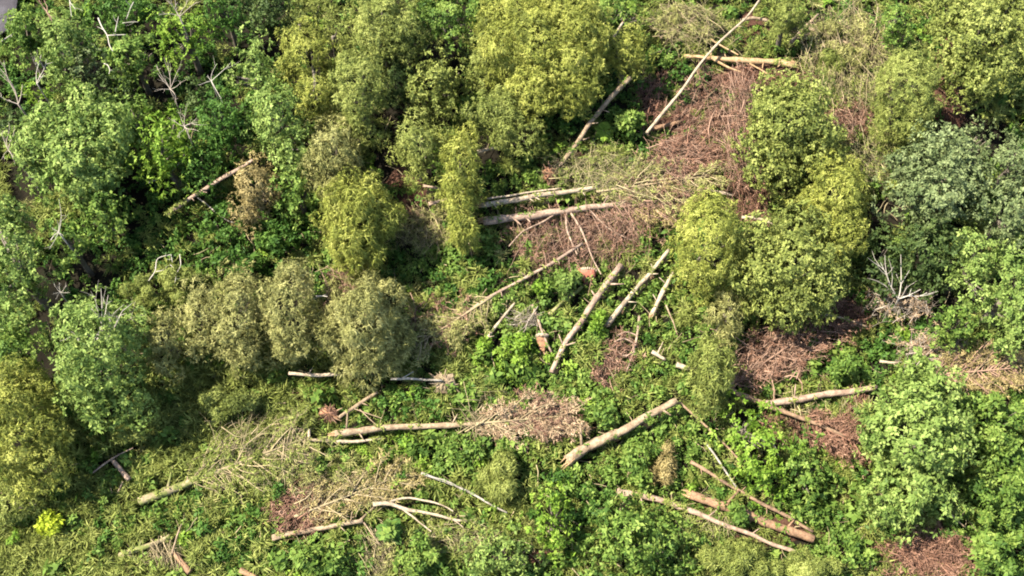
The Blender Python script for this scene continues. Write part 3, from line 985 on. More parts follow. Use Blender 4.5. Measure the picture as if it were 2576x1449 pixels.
def fallen_twigs():
    """thin dead sticks lying about the clearing, far too many to count"""
    rng = np.random.default_rng(77)
    t = Tubes()
    for k in range(900):
        x, y = rng.uniform(450, 2480), rng.uniform(330, 1440)
        if rng.uniform() < .25:
            x, y = rng.uniform(0, 2576), rng.uniform(0, 1449)
        a = rng.uniform(0, 6.28); Lp = rng.uniform(14, 55)
        p = []
        for i in range(4):
            p.append((x, y)); x += math.cos(a) * Lp / 3; y += math.sin(a) * Lp / 3; a += rng.normal(0, .25)
        p = np.array(p)
        P = at(p[:, 0], p[:, 1], rng.uniform(.35, .75) + rng.normal(0, .05, 4))
        t.add(P, np.linspace(.030, .014, 4) * rng.uniform(.6, 1.3), 4, np.clip(rng.normal(.55, .3), 0, 1), cap=False)
    tag(t.build("loose_sticks", TWIG['straw']), "thin dead sticks strewn over the undergrowth", None, None, "stuff")

# ================================================================== the place
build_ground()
for (a, b, c, d) in [(1950, 190, 150, 38), (2385, 215, 52, 130), (1740, 335, 110, 90), (1420, 600, 140, 70), (1960, 890, 110, 60), (2340, 1400, 120, 55),
                     (745, 1030, 26, 50), (1010, 500, 60, 80), (2130, 800, 70, 45), (1960, 1335, 130, 40), (1470, 400, 32, 24), (1100, 1035, 26, 32),
                     (850, 1230, 120, 55), (2170, 1060, 30, 60), (1360, 1415, 40, 34), (2140, 300, 60, 40), (1790, 1310, 60, 50), (1375, 440, 34, 34),
                     (2120, 1230, 34, 50), (450, 1420, 50, 28), (1900, 80, 60, 60)]:
    patch("soil", a, b, c, d, SOIL, label="bare red brown soil with dead litter")
patch("stone_clearing", -62, 14, 108, 94, TRACK, 1.2, .07, "smooth grey surface at the corner beyond the trees")

# species of ground cover over the place
G = REGIONS.append
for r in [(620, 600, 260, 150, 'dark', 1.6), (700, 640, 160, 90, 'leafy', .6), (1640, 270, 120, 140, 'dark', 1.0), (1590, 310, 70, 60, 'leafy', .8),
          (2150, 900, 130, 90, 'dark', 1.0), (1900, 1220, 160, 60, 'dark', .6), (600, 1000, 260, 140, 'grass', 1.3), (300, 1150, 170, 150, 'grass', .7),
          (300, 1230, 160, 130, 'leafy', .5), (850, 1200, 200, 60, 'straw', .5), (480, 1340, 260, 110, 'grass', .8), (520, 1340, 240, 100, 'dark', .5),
          (1250, 1230, 120, 70, 'grass', 1.0), (1420, 1120, 330, 110, 'leafy', 1.3), (1080, 1130, 220, 50, 'lime', .7), (1300, 920, 120, 70, 'lime', .7), (1500, 1050, 120, 50, 'lime', .4), (1500, 790, 260, 150, 'leafy', 1.0),
          (2500, 1200, 110, 260, 'leafy', 1.3), (2490, 1150, 100, 200, 'weed', .6), (1300, 900, 110, 60, 'weed', .8), (1180, 1130, 160, 50, 'weed', .9), (2110, 930, 90, 60, 'weed', .9), (1440, 820, 100, 80, 'weed', .5), (1520, 1060, 110, 60, 'weed', .6), (2080, 1290, 90, 70, 'weed', .6), (820, 1410, 140, 40, 'weed', .5), (1080, 1390, 90, 60, 'weed', .6), (1620, 1150, 130, 120, 'leafy', 1.0), (1280, 890, 90, 60, 'lime', .8), (1420, 950, 160, 40, 'leafy', 1.0),
          (1950, 190, 170, 40, 'bare', 1.0), (1950, 190, 170, 40, 'litter', 1.0), (2385, 215, 55, 120, 'bare', 1.4), (2385, 230, 55, 120, 'dark', .6), (1740, 335, 120, 100, 'litter', .6), (1870, 320, 60, 120, 'litter', .6),
          (1420, 600, 160, 80, 'litter', .7), (1960, 890, 130, 70, 'litter', .9), (2340, 1400, 125, 58, 'bare', 1.0), (1960, 1335, 140, 40, 'bare', .9),
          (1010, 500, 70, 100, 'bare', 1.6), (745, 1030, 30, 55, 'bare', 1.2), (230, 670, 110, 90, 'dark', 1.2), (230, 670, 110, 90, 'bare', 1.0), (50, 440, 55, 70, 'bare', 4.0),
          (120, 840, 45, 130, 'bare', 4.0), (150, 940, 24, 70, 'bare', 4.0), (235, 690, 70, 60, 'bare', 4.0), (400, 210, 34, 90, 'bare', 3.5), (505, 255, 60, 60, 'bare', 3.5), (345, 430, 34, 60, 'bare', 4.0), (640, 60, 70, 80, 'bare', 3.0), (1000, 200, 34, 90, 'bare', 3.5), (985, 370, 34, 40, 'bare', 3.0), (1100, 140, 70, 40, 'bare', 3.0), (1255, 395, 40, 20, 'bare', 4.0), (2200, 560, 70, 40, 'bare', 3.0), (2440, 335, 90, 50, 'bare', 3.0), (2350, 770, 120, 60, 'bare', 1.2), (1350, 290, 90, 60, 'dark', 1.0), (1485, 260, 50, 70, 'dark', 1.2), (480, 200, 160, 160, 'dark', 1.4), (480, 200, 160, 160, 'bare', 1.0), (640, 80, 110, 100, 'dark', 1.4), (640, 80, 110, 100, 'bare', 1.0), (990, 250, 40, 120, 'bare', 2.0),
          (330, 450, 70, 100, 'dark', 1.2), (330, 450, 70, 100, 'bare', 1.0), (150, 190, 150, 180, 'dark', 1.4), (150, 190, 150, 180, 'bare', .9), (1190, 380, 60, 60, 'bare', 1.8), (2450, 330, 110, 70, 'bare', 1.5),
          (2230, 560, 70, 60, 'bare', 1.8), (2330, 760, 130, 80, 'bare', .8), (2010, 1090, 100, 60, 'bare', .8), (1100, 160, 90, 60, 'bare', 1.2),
          (850, 1240, 150, 60, 'litter', .6), (1000, 1390, 130, 60, 'straw', .5), (1060, 1400, 110, 60, 'leafy', .6), (820, 1410, 140, 50, 'leafy', .8),
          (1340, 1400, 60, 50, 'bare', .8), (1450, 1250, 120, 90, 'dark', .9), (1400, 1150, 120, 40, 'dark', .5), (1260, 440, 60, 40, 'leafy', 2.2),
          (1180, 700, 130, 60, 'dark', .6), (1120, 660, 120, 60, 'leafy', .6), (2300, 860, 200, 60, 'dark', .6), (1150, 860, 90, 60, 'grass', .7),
          (2080, 1330, 100, 60, 'leafy', .6), (60, 1370, 150, 90, 'grass', .9), (1560, 660, 120, 60, 'straw', .35), (2180, 380, 60, 70, 'straw', .5),
          (1080, 560, 110, 60, 'straw', .6), (640, 1380, 100, 60, 'dark', .5), (690, 980, 90, 60, 'leafy', .5), (1000, 1010, 200, 40, 'dark', .7)]:
    G(r)

# ------------------------------------------------------------------ standing trees
TREES = "standing trees at the edge of the windthrow"
def tree(nm, label, cx, cy, rx, ry, h, leaf, style='broad', **k):
    return plant(nm, label, "tree", TREES, cx, cy, rx, ry, h, leaf, style, **k)

B, F = "broadleaf_tree", "feathery_tree"
# top left wood
tree(B, "tall narrow pale green tree just beyond the grey corner surface", 162, 130, 52, 108, 7.5, 'pale', slope=.55)
tree(B, "darker green tree hugging the edge of the grey corner surface", 72, 95, 44, 82, 6.5, 'green', slope=.4)
tree(B, "round bright green tree with a bare crooked branch above its top", 332, 148, 54, 58, 6.5, 'green', 'big')
tree(B, "yellow green tree with a narrow tail of foliage, bare twigs above it", 462, 85, 66, 44, 7.0, 'lime', extra=[(440, 150, 22, 34, -.8)], dens=.9)
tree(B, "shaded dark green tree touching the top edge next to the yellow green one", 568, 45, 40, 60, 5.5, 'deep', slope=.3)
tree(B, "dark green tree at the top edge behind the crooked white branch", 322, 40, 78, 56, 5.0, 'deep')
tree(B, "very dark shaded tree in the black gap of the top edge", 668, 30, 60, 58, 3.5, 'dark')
tree(B, "small yellow green clump below the twin white branches", 97, 242, 32, 33, 4.5, 'lime', dens=.8)
tree(B, "large pale green tree with a wide lumpy crown, black gap on both sides", 193, 388, 128, 112, 8.0, 'pale', 'big', slope=.25, extra=[(232, 290, 78, 42, -.4), (290, 350, 60, 80, -.5)])
tree(B, "slim mid green tree at the shoulder of the large pale crown", 338, 315, 30, 82, 6.0, 'green', slope=.4)
tree(B, "bright green tree with the pink twig burst at its upper edge", 415, 385, 54, 92, 7.0, 'lime', 'big', slope=.35, extra=[(440, 330, 34, 40, .2)])
tree(B, "deep green tree in half shade beside the pink twig burst", 562, 318, 54, 82, 6.0, 'deep', slope=.3)
tree(B, "tall slender pale tree with a side tuft reaching over the black gap", 648, 175, 36, 74, 7.5, 'pale', slope=.6, extra=[(590, 198, 30, 22, -.4)])
tree(B, "pale green tree of several upright tufts standing over the mossy leaning log", 705, 318, 64, 100, 7.0, 'pale', slope=.4, extra=[(740, 400, 38, 60, -.6)])
tree(B, "dark blue green tree squeezed between pale tufts and olive crowns", 745, 480, 34, 88, 5.0, 'green', slope=.4)
tree(F, "bright yellow tree with a drooping lower half and two small tops above", 772, 150, 64, 78, 7.5, 'yellow', 'fine', slope=.4, extra=[(795, 262, 40, 62, -.8)])
tree(F, "small pale olive treetop poking up beside the bright yellow tree", 829, 78, 25, 28, 7.0, 'olive', 'fine')
tree(F, "thin olive spire rising over the bright yellow tree", 752, 48, 15, 32, 7.0, 'olive', 'fine', slope=.5)
tree(F, "tall olive green column of foliage beside a long black gap", 904, 240, 62, 130, 7.0, 'olive', 'fine', slope=.5)
tree(F, "dull olive tree touching the top edge above the black gap", 962, 68, 86, 92, 7.5, 'olive', 'fine', slope=.4, extra=[(1022, 110, 40, 55, -.4)])
tree(B, "fresh green tree at the top edge casting a black shadow below", 1120, 50, 80, 66, 7.5, 'green', slope=.3)
tree(B, "shaded olive tree below the fresh green one, top half in shadow", 1098, 222, 66, 78, 4.0, 'olive', 'broad', dens=.9)
tree(F, "soft green tree next to the long hanging yellow column", 1055, 380, 54, 80, 6.0, 'olive', 'fine', slope=.4)
tree(F, "long hanging yellow olive column reaching to the white and pink logs", 1160, 450, 47, 150, 6.2, 'yellow', 'hang', slope=.55, extra=[(1168, 590, 38, 55, -1.6)])
tree(F, "pale olive tree above the drooping yellow crown", 838, 408, 66, 96, 6.0, 'straw', 'fine', slope=.4)
tree(F, "yellow tree with long drooping sprays along its lower edge", 905, 562, 80, 100, 6.0, 'yellow', 'hang', slope=.4)
tree(F, "withering tan and orange tree beside the leaning mossy log", 645, 480, 46, 82, 4.0, 'rust', 'fine', extra=[(625, 540, 30, 42, -.5)], dens=.7)
tree(B, "grey green thin tree between the tall narrow pale tree and the round bright one", 226, 178, 34, 58, 5.0, 'grey', dens=.7)
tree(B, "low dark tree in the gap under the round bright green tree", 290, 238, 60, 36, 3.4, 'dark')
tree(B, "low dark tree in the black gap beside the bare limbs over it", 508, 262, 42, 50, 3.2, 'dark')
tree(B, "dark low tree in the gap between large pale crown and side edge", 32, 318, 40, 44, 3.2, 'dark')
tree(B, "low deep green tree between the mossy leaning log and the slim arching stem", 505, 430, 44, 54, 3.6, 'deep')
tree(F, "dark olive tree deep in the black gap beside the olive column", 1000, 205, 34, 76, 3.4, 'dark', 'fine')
# top centre
tree(F, "olive tree in shade along the flank of the largest yellow olive tree", 1222, 165, 40, 76, 5.0, 'olive', 'fine')
tree(F, "largest yellow olive tree with a ragged bright lower rim", 1368, 135, 136, 150, 7.0, 'yellow', 'fine', slope=.35, extra=[(1448, 250, 40, 52, -.8), (1240, 75, 50, 70, -.8)])
tree(F, "bright yellow green tree whose rim meets the pale curved trunk", 1572, 140, 52, 66, 6.0, 'yellow', 'fine', slope=.2)
tree(B, "green tree at the top edge behind the bright yellow rim", 1540, 45, 66, 48, 5.5, 'green')
tree(F, "pale green tree above the white broken debris and dark hole", 1258, 295, 66, 70, 5.5, 'olive', 'fine', slope=.2, extra=[(1305, 345, 52, 48, -.7)])
# top right
tree(B, "small yellow green tree with a black notch, beside straw branches", 1983, 50, 40, 58, 5.5, 'olive', 'fine', slope=.3)
tree(B, "small bright tree at the rear of the straw coloured fronds", 2248, 62, 30, 58, 5.5, 'green', slope=.3)
tree(F, "smooth oval olive tree standing over bare red soil", 2270, 258, 70, 136, 6.0, 'olive', 'fine', slope=.4, wob=.06)
tree(B, "big olive green tree with many small tufts in the upper corner", 2455, 128, 100, 136, 6.5, 'olive', 'broad', slope=.3, extra=[(2555, 90, 50, 130, -.2), (2392, 40, 50, 50, .3)])
tree(B, "grey green tree of loose tufts at the side of the dark hollow", 2345, 462, 112, 106, 6.5, 'grey', 'broad', slope=.25, dens=.8)
tree(B, "small grey green tree above the loose tufted one, half in black shade", 2432, 362, 58, 50, 5.5, 'grey', dens=.7)
tree(B, "grey green tree at the side edge over the black hollow", 2545, 415, 44, 76, 6.0, 'grey', slope=.3, dens=.9)
tree(B, "tall pale tree on the side edge behind the twin light green tufts", 2530, 545, 46, 86, 6.5, 'grey', slope=.4)
tree(B, "round topped green tree with pink hanging twigs along one flank", 1978, 345, 98, 134, 6.0, 'olive', 'broad', slope=.3, extra=[(1930, 290, 50, 70, -.3)])
tree(F, "bright lemon olive tree between the green tree and the grey green tufts", 2092, 500, 74, 112, 6.5, 'yellow', 'fine', slope=.35, extra=[(2110, 610, 48, 72, -.8)])
tree(B, "broad dull green tree between the lemon olive crown and the red brown brush", 1975, 690, 112, 132, 5.5, 'olive', 'broad', slope=.2)
tree(F, "yellow olive tree with a straw flank next to the white peeled log", 1778, 622, 78, 140, 6.0, 'yellow', 'fine', slope=.35, wob=.1)
tree(F, "slim leaning tan tree below the yellow olive crown with straw flank", 1828, 790, 30, 82, 4.5, 'straw', 'hang', slope=.4)
tree(F, "pale olive column ending in straw tips by the splintered log top", 1788, 940, 46, 98, 5.0, 'olive', 'hang', slope=.4)
tree(B, "light green tree of three stacked tufts beside the dark hollow", 2440, 660, 46, 84, 6.5, 'pale', slope=.5, extra=[(2462, 755, 34, 44, -1.0)])
tree(B, "long light green tree down the side edge behind the stacked tufts", 2536, 745, 46, 150, 6.5, 'pale', slope=.45)
tree(B, "small bright green tree under the stacked light green tufts", 2392, 835, 42, 54, 4.0, 'green')
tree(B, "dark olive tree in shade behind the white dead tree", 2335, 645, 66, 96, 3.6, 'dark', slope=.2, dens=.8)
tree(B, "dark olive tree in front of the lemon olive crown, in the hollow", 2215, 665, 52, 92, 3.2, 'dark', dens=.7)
tree(B, "large leaved light green tree in the lower part, tallest there", 2290, 1125, 106, 180, 5.2, 'pale', 'big', slope=.25, extra=[(2320, 965, 54, 52, -.8), (2250, 1260, 70, 62, -.6)])
tree(B, "lime green tree of tufts beside the brown log with hanging twigs", 1872, 1064, 52, 44, 3.0, 'lime', 'big', extra=[(1918, 1165, 46, 84, -.2)], wob=.15)
tree(B, "mid green slim tree between the lime tree and the large leaved tree", 2024, 1195, 38, 90, 3.0, 'green', 'big', slope=.2)
tree(B, "fresh green tree of round tufts below the mossy end of a log", 1575, 1352, 72, 88, 3.2, 'green', 'big', extra=[(1675, 1372, 40, 60, -.4)])
tree(B, "lime green spindle shaped tree standing alone in dark undergrowth", 1392, 1312, 34, 98, 4.2, 'lime', 'big', slope=.4)
tree(B, "light green tree at the bottom edge beside a black gap", 1258, 1398, 66, 56, 4.0, 'pale')
# left
tree(B, "pale bluish green tree running down the side edge, black gap beside it", 45, 685, 60, 152, 8.0, 'pale', slope=.45, extra=[(10, 560, 40, 60, -.3)])
tree(B, "bright green tree below the pale bluish one on the side edge", 46, 905, 52, 76, 6.5, 'green', slope=.2)
tree(B, "small green tree with a bare forked limb over the black gap", 178, 622, 40, 56, 6.0, 'green', 'big', slope=.3)
tree(B, "low green tree hanging under the large pale lumpy crown", 252, 540, 54, 62, 5.0, 'green', 'big', slope=.2)
tree(B, "thin pale green tree with bare white limbs standing out of its top", 258, 905, 98, 150, 6.5, 'pale', slope=.35, dens=.62, bare=5, extra=[(300, 1010, 90, 80, -1.2)])
tree(F, "fine leaved yellow olive tree filling the lower side edge", 62, 1085, 92, 160, 6.0, 'yellow', 'fine', slope=.3)
tree(F, "low dull olive tree under the fine leaved one at the side edge", 40, 1272, 62, 52, 2.6, 'olive', 'fine')
# row of straw trees
tree(F, "narrow straw yellow tree, smallest of the row beside the pale thin tree", 420, 862, 34, 94, 3.4, 'straw', 'fine', slope=.5, wob=.08)
tree(F, "tan tinged yellow tree second along the straw row, rounded top", 502, 812, 50, 92, 3.4, 'straw', 'fine', slope=.4, dens=1.0)
tree(F, "straw green tree third along the row, merged with its neighbour", 606, 800, 66, 122, 3.6, 'straw', 'fine', slope=.4)
tree(F, "straw green tree with a pointed top, fourth along the row", 736, 792, 64, 138, 3.6, 'straw', 'fine', slope=.4, wob=.1)
tree(F, "broad straw tree with brown withered flank, end of the row", 925, 830, 98, 132, 3.2, 'straw', 'hang', slope=.35, extra=[(855, 770, 34, 70, -.2)])
# ------------------------------------------------------------------ bushes
def bush(label, cx, cy, rx, ry, h, leaf, style='bush', **k):
    return plant("bush", label, "bush", "bushes in and around the clearing", cx, cy, rx, ry, h, leaf, style, **k)
bush("lemon yellow bush alone in grass near the lower corner", 125, 1322, 29, 33, 1.0, 'lemon')
bush("olive bush beneath the crooked white fallen branch", 398, 725, 86, 62, 1.3, 'olive', 'fine')
bush("bright green bush between the pale curved trunk and the long pale pole", 1580, 312, 40, 52, 1.2, 'green')
bush("bright green bush below the red brown brush", 2118, 915, 40, 44, 1.5, 'green')
bush("lime bush between two leaning logs in the clearing", 1502, 828, 22, 40, 1.0, 'lime')
bush("small yellow bush by the orange red stump", 1362, 722, 20, 18, .9, 'lime')
bush("yellow lime bush patch above the dead topped trunk", 1275, 878, 72, 46, .9, 'lime')
bush("green bush against the orange red stump", 1425, 715, 34, 34, 1.0, 'pale')
bush("bright green bush on the trunk with the dead brown top", 1140, 1122, 60, 36, .9, 'green')
bush("bright green thicket bush at the side edge, upper one", 2510, 1060, 66, 84, 2.0, 'green')
bush("bright green thicket bush at the side edge, middle one", 2512, 1225, 70, 84, 2.0, 'green')
bush("bright green thicket bush at the side edge, bottom one", 2515, 1392, 66, 70, 2.0, 'green')
bush("deep green bush on the dark slope under the mossy leaning log", 560, 560, 70, 52, 1.4, 'deep')
bush("deep green bush beside the drooping yellow crown", 700, 590, 66, 60, 1.5, 'deep')
bush("dark green bush in the middle of the shaded slope", 590, 665, 80, 44, 1.2, 'deep')
bush("green bush covering the middle of the orange brown log", 1855, 1292, 24, 26, 1.1, 'green')
bush("green bush at the foot of the splintered log", 1610, 1165, 70, 50, .9, 'green')
bush("bright green bush above the splintered log", 1520, 1040, 52, 44, 1.0, 'green')
bush("olive brown bush mass at the bottom edge under the pale curved log", 1850, 1405, 100, 50, 1.3, 'olive', 'hang')
bush("olive brown bush mass at the bottom edge beside the red brown heap", 2045, 1420, 100, 38, 1.2, 'olive', 'fine')
bush("olive bush in the row between straw trees and mossy log", 560, 1010, 80, 50, 1.0, 'olive', 'fine')
bush("green bush under the pale thin tree with white limbs", 350, 1060, 60, 52, 1.3, 'olive', 'fine')
bush("weeping olive bush beside the spindle shaped lime tree", 1255, 1205, 62, 62, 1.3, 'olive', 'hang')
bush("bright green bush between two bottom edge trees", 1060, 1395, 56, 50, 1.1, 'green')
bush("green bush by the brown soil at the bottom edge", 800, 1405, 90, 40, .9, 'green')
bush("green bush between the twin white dead stems and grass", 2150, 1395, 50, 36, 1.2, 'green')
bush("small tan mound of withered grass amid green plants", 1660, 1180, 36, 62, .8, 'rust', 'hang')
bush("olive bush at the crossing of the pole and the peeling log", 2095, 160, 60, 50, 1.0, 'olive', 'hang')
fern("star shaped yellow green fern beside the pale curved trunk", 1517, 346, 30)
fern("dark green fern between the bottom edge bushes", 985, 1345, 34, 'deep', 10)

# ------------------------------------------------------------------ fallen trees
FT = "trees thrown down by the wind"
def log(label, pts, w0, w1, wood='tan', name="fallen_tree", cat="fallen tree", **k):
    return fallen(name, label, cat, FT, pts, w0, w1, wood, **k)
log("long straight pale pole running from the clearing up to the top edge", [(1627, 334), (1809, 106), (1878, 45), (1910, 0)], 9, 5, 'white', z=1.3, zend=2.0, stubs=3)
log("pale curved trunk leaning into the bright yellow crown, orange soil at its foot", [(1403, 425), (1436, 380), (1480, 319), (1531, 250), (1585, 195)], 10, 14, 'tan', z=.9, zend=3.4, stubs=2,
    branches=[([(1466, 352), (1484, 346)], 5, 3)], root=(1385, 440, 26))
log("peeling tan trunk lying level above the red soil, two forked limbs", [(1998, 165), (1945, 154), (1860, 151), (1720, 141)], 18, 11, 'split', stubs=3, z=.7, cover=(.75, 1, .7, 'olive'),
    branches=[([(1795, 148), (1812, 162), (1864, 181)], 8, 4), ([(1786, 98), (1820, 118), (1857, 138)], 6, 4), ([(1885, 160), (1915, 176), (1948, 196)], 6, 3), ([(1788, 145), (1790, 120)], 5, 3)], split=1)
log("short bent tan branch at the tip of the long pale pole", [(1868, 50), (1895, 43), (1934, 53)], 9, 8, 'tan', "fallen_branch", "branch", z=.9, stubs=0)
log("forked straw branch beside the small notched tree", [(1990, 107), (2020, 74), (2058, 36)], 12, 6, 'tan', "fallen_branch", "branch", z=1.0, stubs=1, branches=[([(2000, 98), (2060, 78)], 6, 3)])
log("short orange brown log at the foot of the long pale pole", [(1646, 323), (1716, 305)], 11, 9, 'orange', "fallen_log", "log", stubs=0, z=.5)
log("white peeled trunk with dark notches, upper one of the level pair", [(1210, 517), (1308, 500), (1420, 484), (1506, 470)], 14, 11, 'white', z=1.1, stubs=4, split=1,
    twigs=[(1660, 480, 110, 48, 10, 90, 95, 'pink', .9, .5, (.5, 1.6)), (1590, 462, 100, 36, 0, 70, 80, 'olive', .9, .5, (.6, 1.6))], feather=[((1500, 482), (1800, 440), 46, 105, 'straw', 'straw', 1.2, 50)])
log("thin white stem just above the white peeled trunk", [(1225, 500), (1310, 487), (1412, 474)], 5, 4, 'white', "fallen_branch", "branch", z=1.3, stubs=0)
log("thick pinkish trunk, lower of the level pair, twigs hanging below", [(1216, 558), (1308, 544), (1421, 530), (1531, 518), (1590, 508)], 21, 14, 'pink', z=.9, stubs=3, split=1,
    branches=[([(1424, 534), (1423, 575), (1452, 640)], 7, 4), ([(1435, 534), (1470, 590), (1490, 650), (1512, 690)], 6, 3), ([(1400, 536), (1350, 570), (1318, 575), (1280, 620)], 6, 3), ([(1480, 526), (1535, 580), (1590, 605)], 5, 3)],
    feather=[((1560, 520), (1730, 500), 30, 95, 'pink', 'rust', 1.0, 60)], twigs=[(1425, 600, 130, 62, 108, 190, 105, 'pink', .55, -.4, (.3, .9), -.7), (1570, 560, 70, 46, 70, 90, 95, 'pink', .6, -.8, (.4, 1.2))])
log("short white log poking out of the pink brown brush", [(1766, 475), (1806, 482), (1847, 492)], 9, 7, 'white', "fallen_log", "log", stubs=0, z=1.0)
log("short pale log between the yellow olive crown and the green tree", [(1866, 546), (1922, 550), (1946, 566)], 9, 6, 'white', "fallen_log", "log", stubs=1, z=1.2)
log("long thin tan stem crossing below the hanging twigs", [(1465, 613), (1370, 672), (1274, 722), (1205, 766), (1090, 850)], 8, 7, 'pink', z=1.0, stubs=6,
    feather=[((1240, 745), (1030, 880), 40, 92, 'straw', 'straw', .9, 55)], twigs=(1105, 812, 92, 62, 145, 50, 66, 'pink', 1.0, .3, (.5, 1.3)), crown=(1120, 830, 95, 55, .7, 'fine', .45, None, 'straw'))
log("thick grey brown trunk slanting down the middle of the clearing", [(1387, 937), (1422, 860), (1460, 809), (1494, 761), (1538, 699), (1562, 668)], 12, 17, 'pink', z=.75, stubs=4)
log("long pale log with a pointed lower end, slanting up to the straw flank", [(1526, 818), (1540, 800), (1573, 761), (1682, 630)], 14, 9, 'white', z=.8, stubs=3, split=1)
log("short white birch like log with dark bark patches", [(1640, 792), (1665, 737), (1694, 686)], 13, 10, 'white', "fallen_log", "log", z=.8, stubs=2, split=1)
log("white stick pointing down to the yellow lime bush", [(1219, 862), (1250, 815), (1297, 760)], 9, 6, 'white', "fallen_branch", "branch", z=.75, stubs=1)
log("mossy short log under the orange red stump", [(1381, 791), (1420, 757), (1464, 722)], 9, 10, 'moss', "fallen_log", "log", z=.55, stubs=2, cover=(0, .6, .6, 'olive'))
log("pinkish bent stem above the brown stump with grey twigs", [(1338, 765), (1352, 800), (1366, 840), (1387, 886)], 7, 5, 'pink', "fallen_branch", "branch", z=.8, stubs=1,
    twigs=(1322, 805, 30, 22, 150, 26, 52, 'grey', .4, .5, (.5, .9), 0, 4))
log("thin curved stick hanging below the short white log", [(1675, 767), (1692, 805), (1704, 842)], 4, 3, 'tan', "fallen_branch", "branch", z=.8, stubs=0)
log("short broken pale plank of wood at the side of the olive column", [(1702, 917), (1735, 929)], 13, 11, 'white', "broken_wood", "log", z=.7, stubs=0, split=2)
log("small broken pale piece of wood with a spike, amid green plants", [(1640, 884), (1674, 905)], 11, 8, 'white', "broken_wood", "log", z=.7, stubs=0, branches=[([(1655, 888), (1668, 860)], 5, 2)])
log("curved brown bough with looping side branches in the clearing", [(1608, 795), (1604, 836), (1597, 880), (1576, 935)], 7, 4, 'pink', z=.8, stubs=0, name="fallen_branch", cat="branch",
    branches=[([(1603, 845), (1575, 830), (1552, 845)], 4, 3), ([(1600, 868), (1570, 846), (1545, 860)], 4, 3), ([(1597, 885), (1570, 900), (1552, 882)], 4, 2)],
    twigs=(1560, 880, 36, 44, 60, 46, 48, 'pink', 1.2, 1.5, (.4, .8), 0, 4))
log("tan trunk with a dense dead brown top, lying across the lower clearing", [(842, 1091), (950, 1080), (1065, 1071), (1220, 1064), (1310, 1062), (1400, 1050)], 17, 7, 'tan', z=.9, stubs=5, split=1,
    feather=[((1190, 1066), (1440, 1045), 52, 100, 'straw', 'tan', .9, 50, .45)], twigs=[(1365, 1050, 66, 52, -6, 110, 48, 'pink', 1.0, .3, (.5, 1.3), .9), (1215, 1045, 60, 55, 40, 40, 80, 'straw', 1.4, .3, (.5, 1.1))],
    crown=(1385, 1048, 58, 56, .7, 'fine', .3, None, 'tan'))
log("tan stem rising from orange soil to a pale root clump", [(853, 1050), (900, 1018), (950, 986)], 9, 8, 'tan', "fallen_tree", z=.8, stubs=1, root=(826, 1042, 22),
    branches=[([(905, 1030), (945, 1068)], 3, 2), ([(890, 1028), (960, 1052)], 3, 2)])
log("pale level stem under the broad straw tree", [(726, 939), (800, 944), (904, 941)], 9, 7, 'white', "fallen_branch", "branch", z=1.5, stubs=1)
log("thin grey stem ending in a tan fan of roots", [(983, 953), (1040, 953), (1112, 957)], 6, 5, 'grey', z=1.3, stubs=0, root=(1118, 965, 27, 'tan', .9),
    branches=[([(1010, 952), (1040, 935)], 3, 2)])
log("white angular stem with an upright snapped end", [(777, 1107), (830, 1109), (885, 1111), (960, 1104)], 9, 6, 'white', "fallen_branch", "branch", z=.8, stubs=0,
    branches=[([(778, 1112), (777, 1080)], 9, 7), ([(777, 1082), (754, 1073), (722, 1097)], 4, 3)])
log("long mossy trunk with spreading dead twigs, lower quarter", [(350, 1262), (430, 1232), (514, 1196), (640, 1156), (765, 1106)], 20, 14, 'moss', z=.7, stubs=4, cover=(0, .75, 1.0, 'olive'),
    feather=[((470, 1212), (775, 1100), 56, 120, 'straw', 'olive', .8, 55, .35)], crown=(560, 1150, 150, 40, .4, 'hang', .3, None, 'olive'), twigs=[(640, 1098, 110, 46, -48, 40, 88, 'straw', .45, .3, (.6, 1.5)), (740, 1150, 60, 50, 110, 60, 80, 'straw', .5, .2, (.4, .9)), (600, 1200, 90, 30, 70, 40, 60, 'olive', .5, .2, (.4, .8))])
log("short brown stump log with a thin stick across its top", [(281, 1154), (325, 1207)], 10, 13, 'pink', "fallen_log", "log", z=.8, stubs=0,
    branches=[([(233, 1189), (281, 1152), (335, 1127)], 5, 3, .4), ([(297, 1238), (309, 1212)], 5, 3)])
log("moss covered log in the grass near the bottom edge", [(301, 1398), (360, 1378), (428, 1350)], 14, 12, 'moss', "fallen_log", "log", z=.6, stubs=2, cover=(0, 1, .9, 'olive'),
    twigs=(390, 1400, 50, 26, 70, 24, 60, 'straw', .4, .2, (.3, .7), 0, 4))
log("thin pale stick upright beside the moss covered log", [(432, 1396), (442, 1355), (457, 1318)], 5, 3, 'tan', "fallen_branch", "branch", z=.8, stubs=1)
log("short orange brown log at the bottom edge beside a thin stick", [(438, 1391), (478, 1440)], 11, 14, 'orange', "fallen_log", "log", z=.6, stubs=0,
    twigs=(425, 1400, 40, 30, 80, 20, 60, 'straw', .4, .2, (.3, .7), 0, 4))
log("orange brown log end cut by the bottom edge", [(604, 1434), (650, 1456)], 12, 13, 'orange', "fallen_log", "log", z=.6, stubs=0)
log("tan trunk with a thin bent limb, below the dry brown litter", [(685, 1353), (745, 1341), (801, 1329), (860, 1319), (913, 1310)], 13, 10, 'tan', z=.75, stubs=3,
    branches=[([(915, 1314), (935, 1342), (955, 1370)], 4, 3), ([(905, 1310), (935, 1280), (960, 1262)], 5, 5)])
log("pale forked branch with three wavering limbs over dark plants", [(938, 1269), (976, 1263), (1000, 1272), (1028, 1286), (1100, 1295), (1130, 1306), (1175, 1312)], 11, 5, 'white', "fallen_branch", "branch", z=1.0, stubs=0,
    branches=[([(982, 1261), (1005, 1254), (1030, 1251), (1082, 1261), (1112, 1268), (1140, 1286)], 6, 3), ([(1012, 1280), (1045, 1305), (1085, 1337)], 5, 3), ([(1140, 1306), (1165, 1326)], 3, 2)])
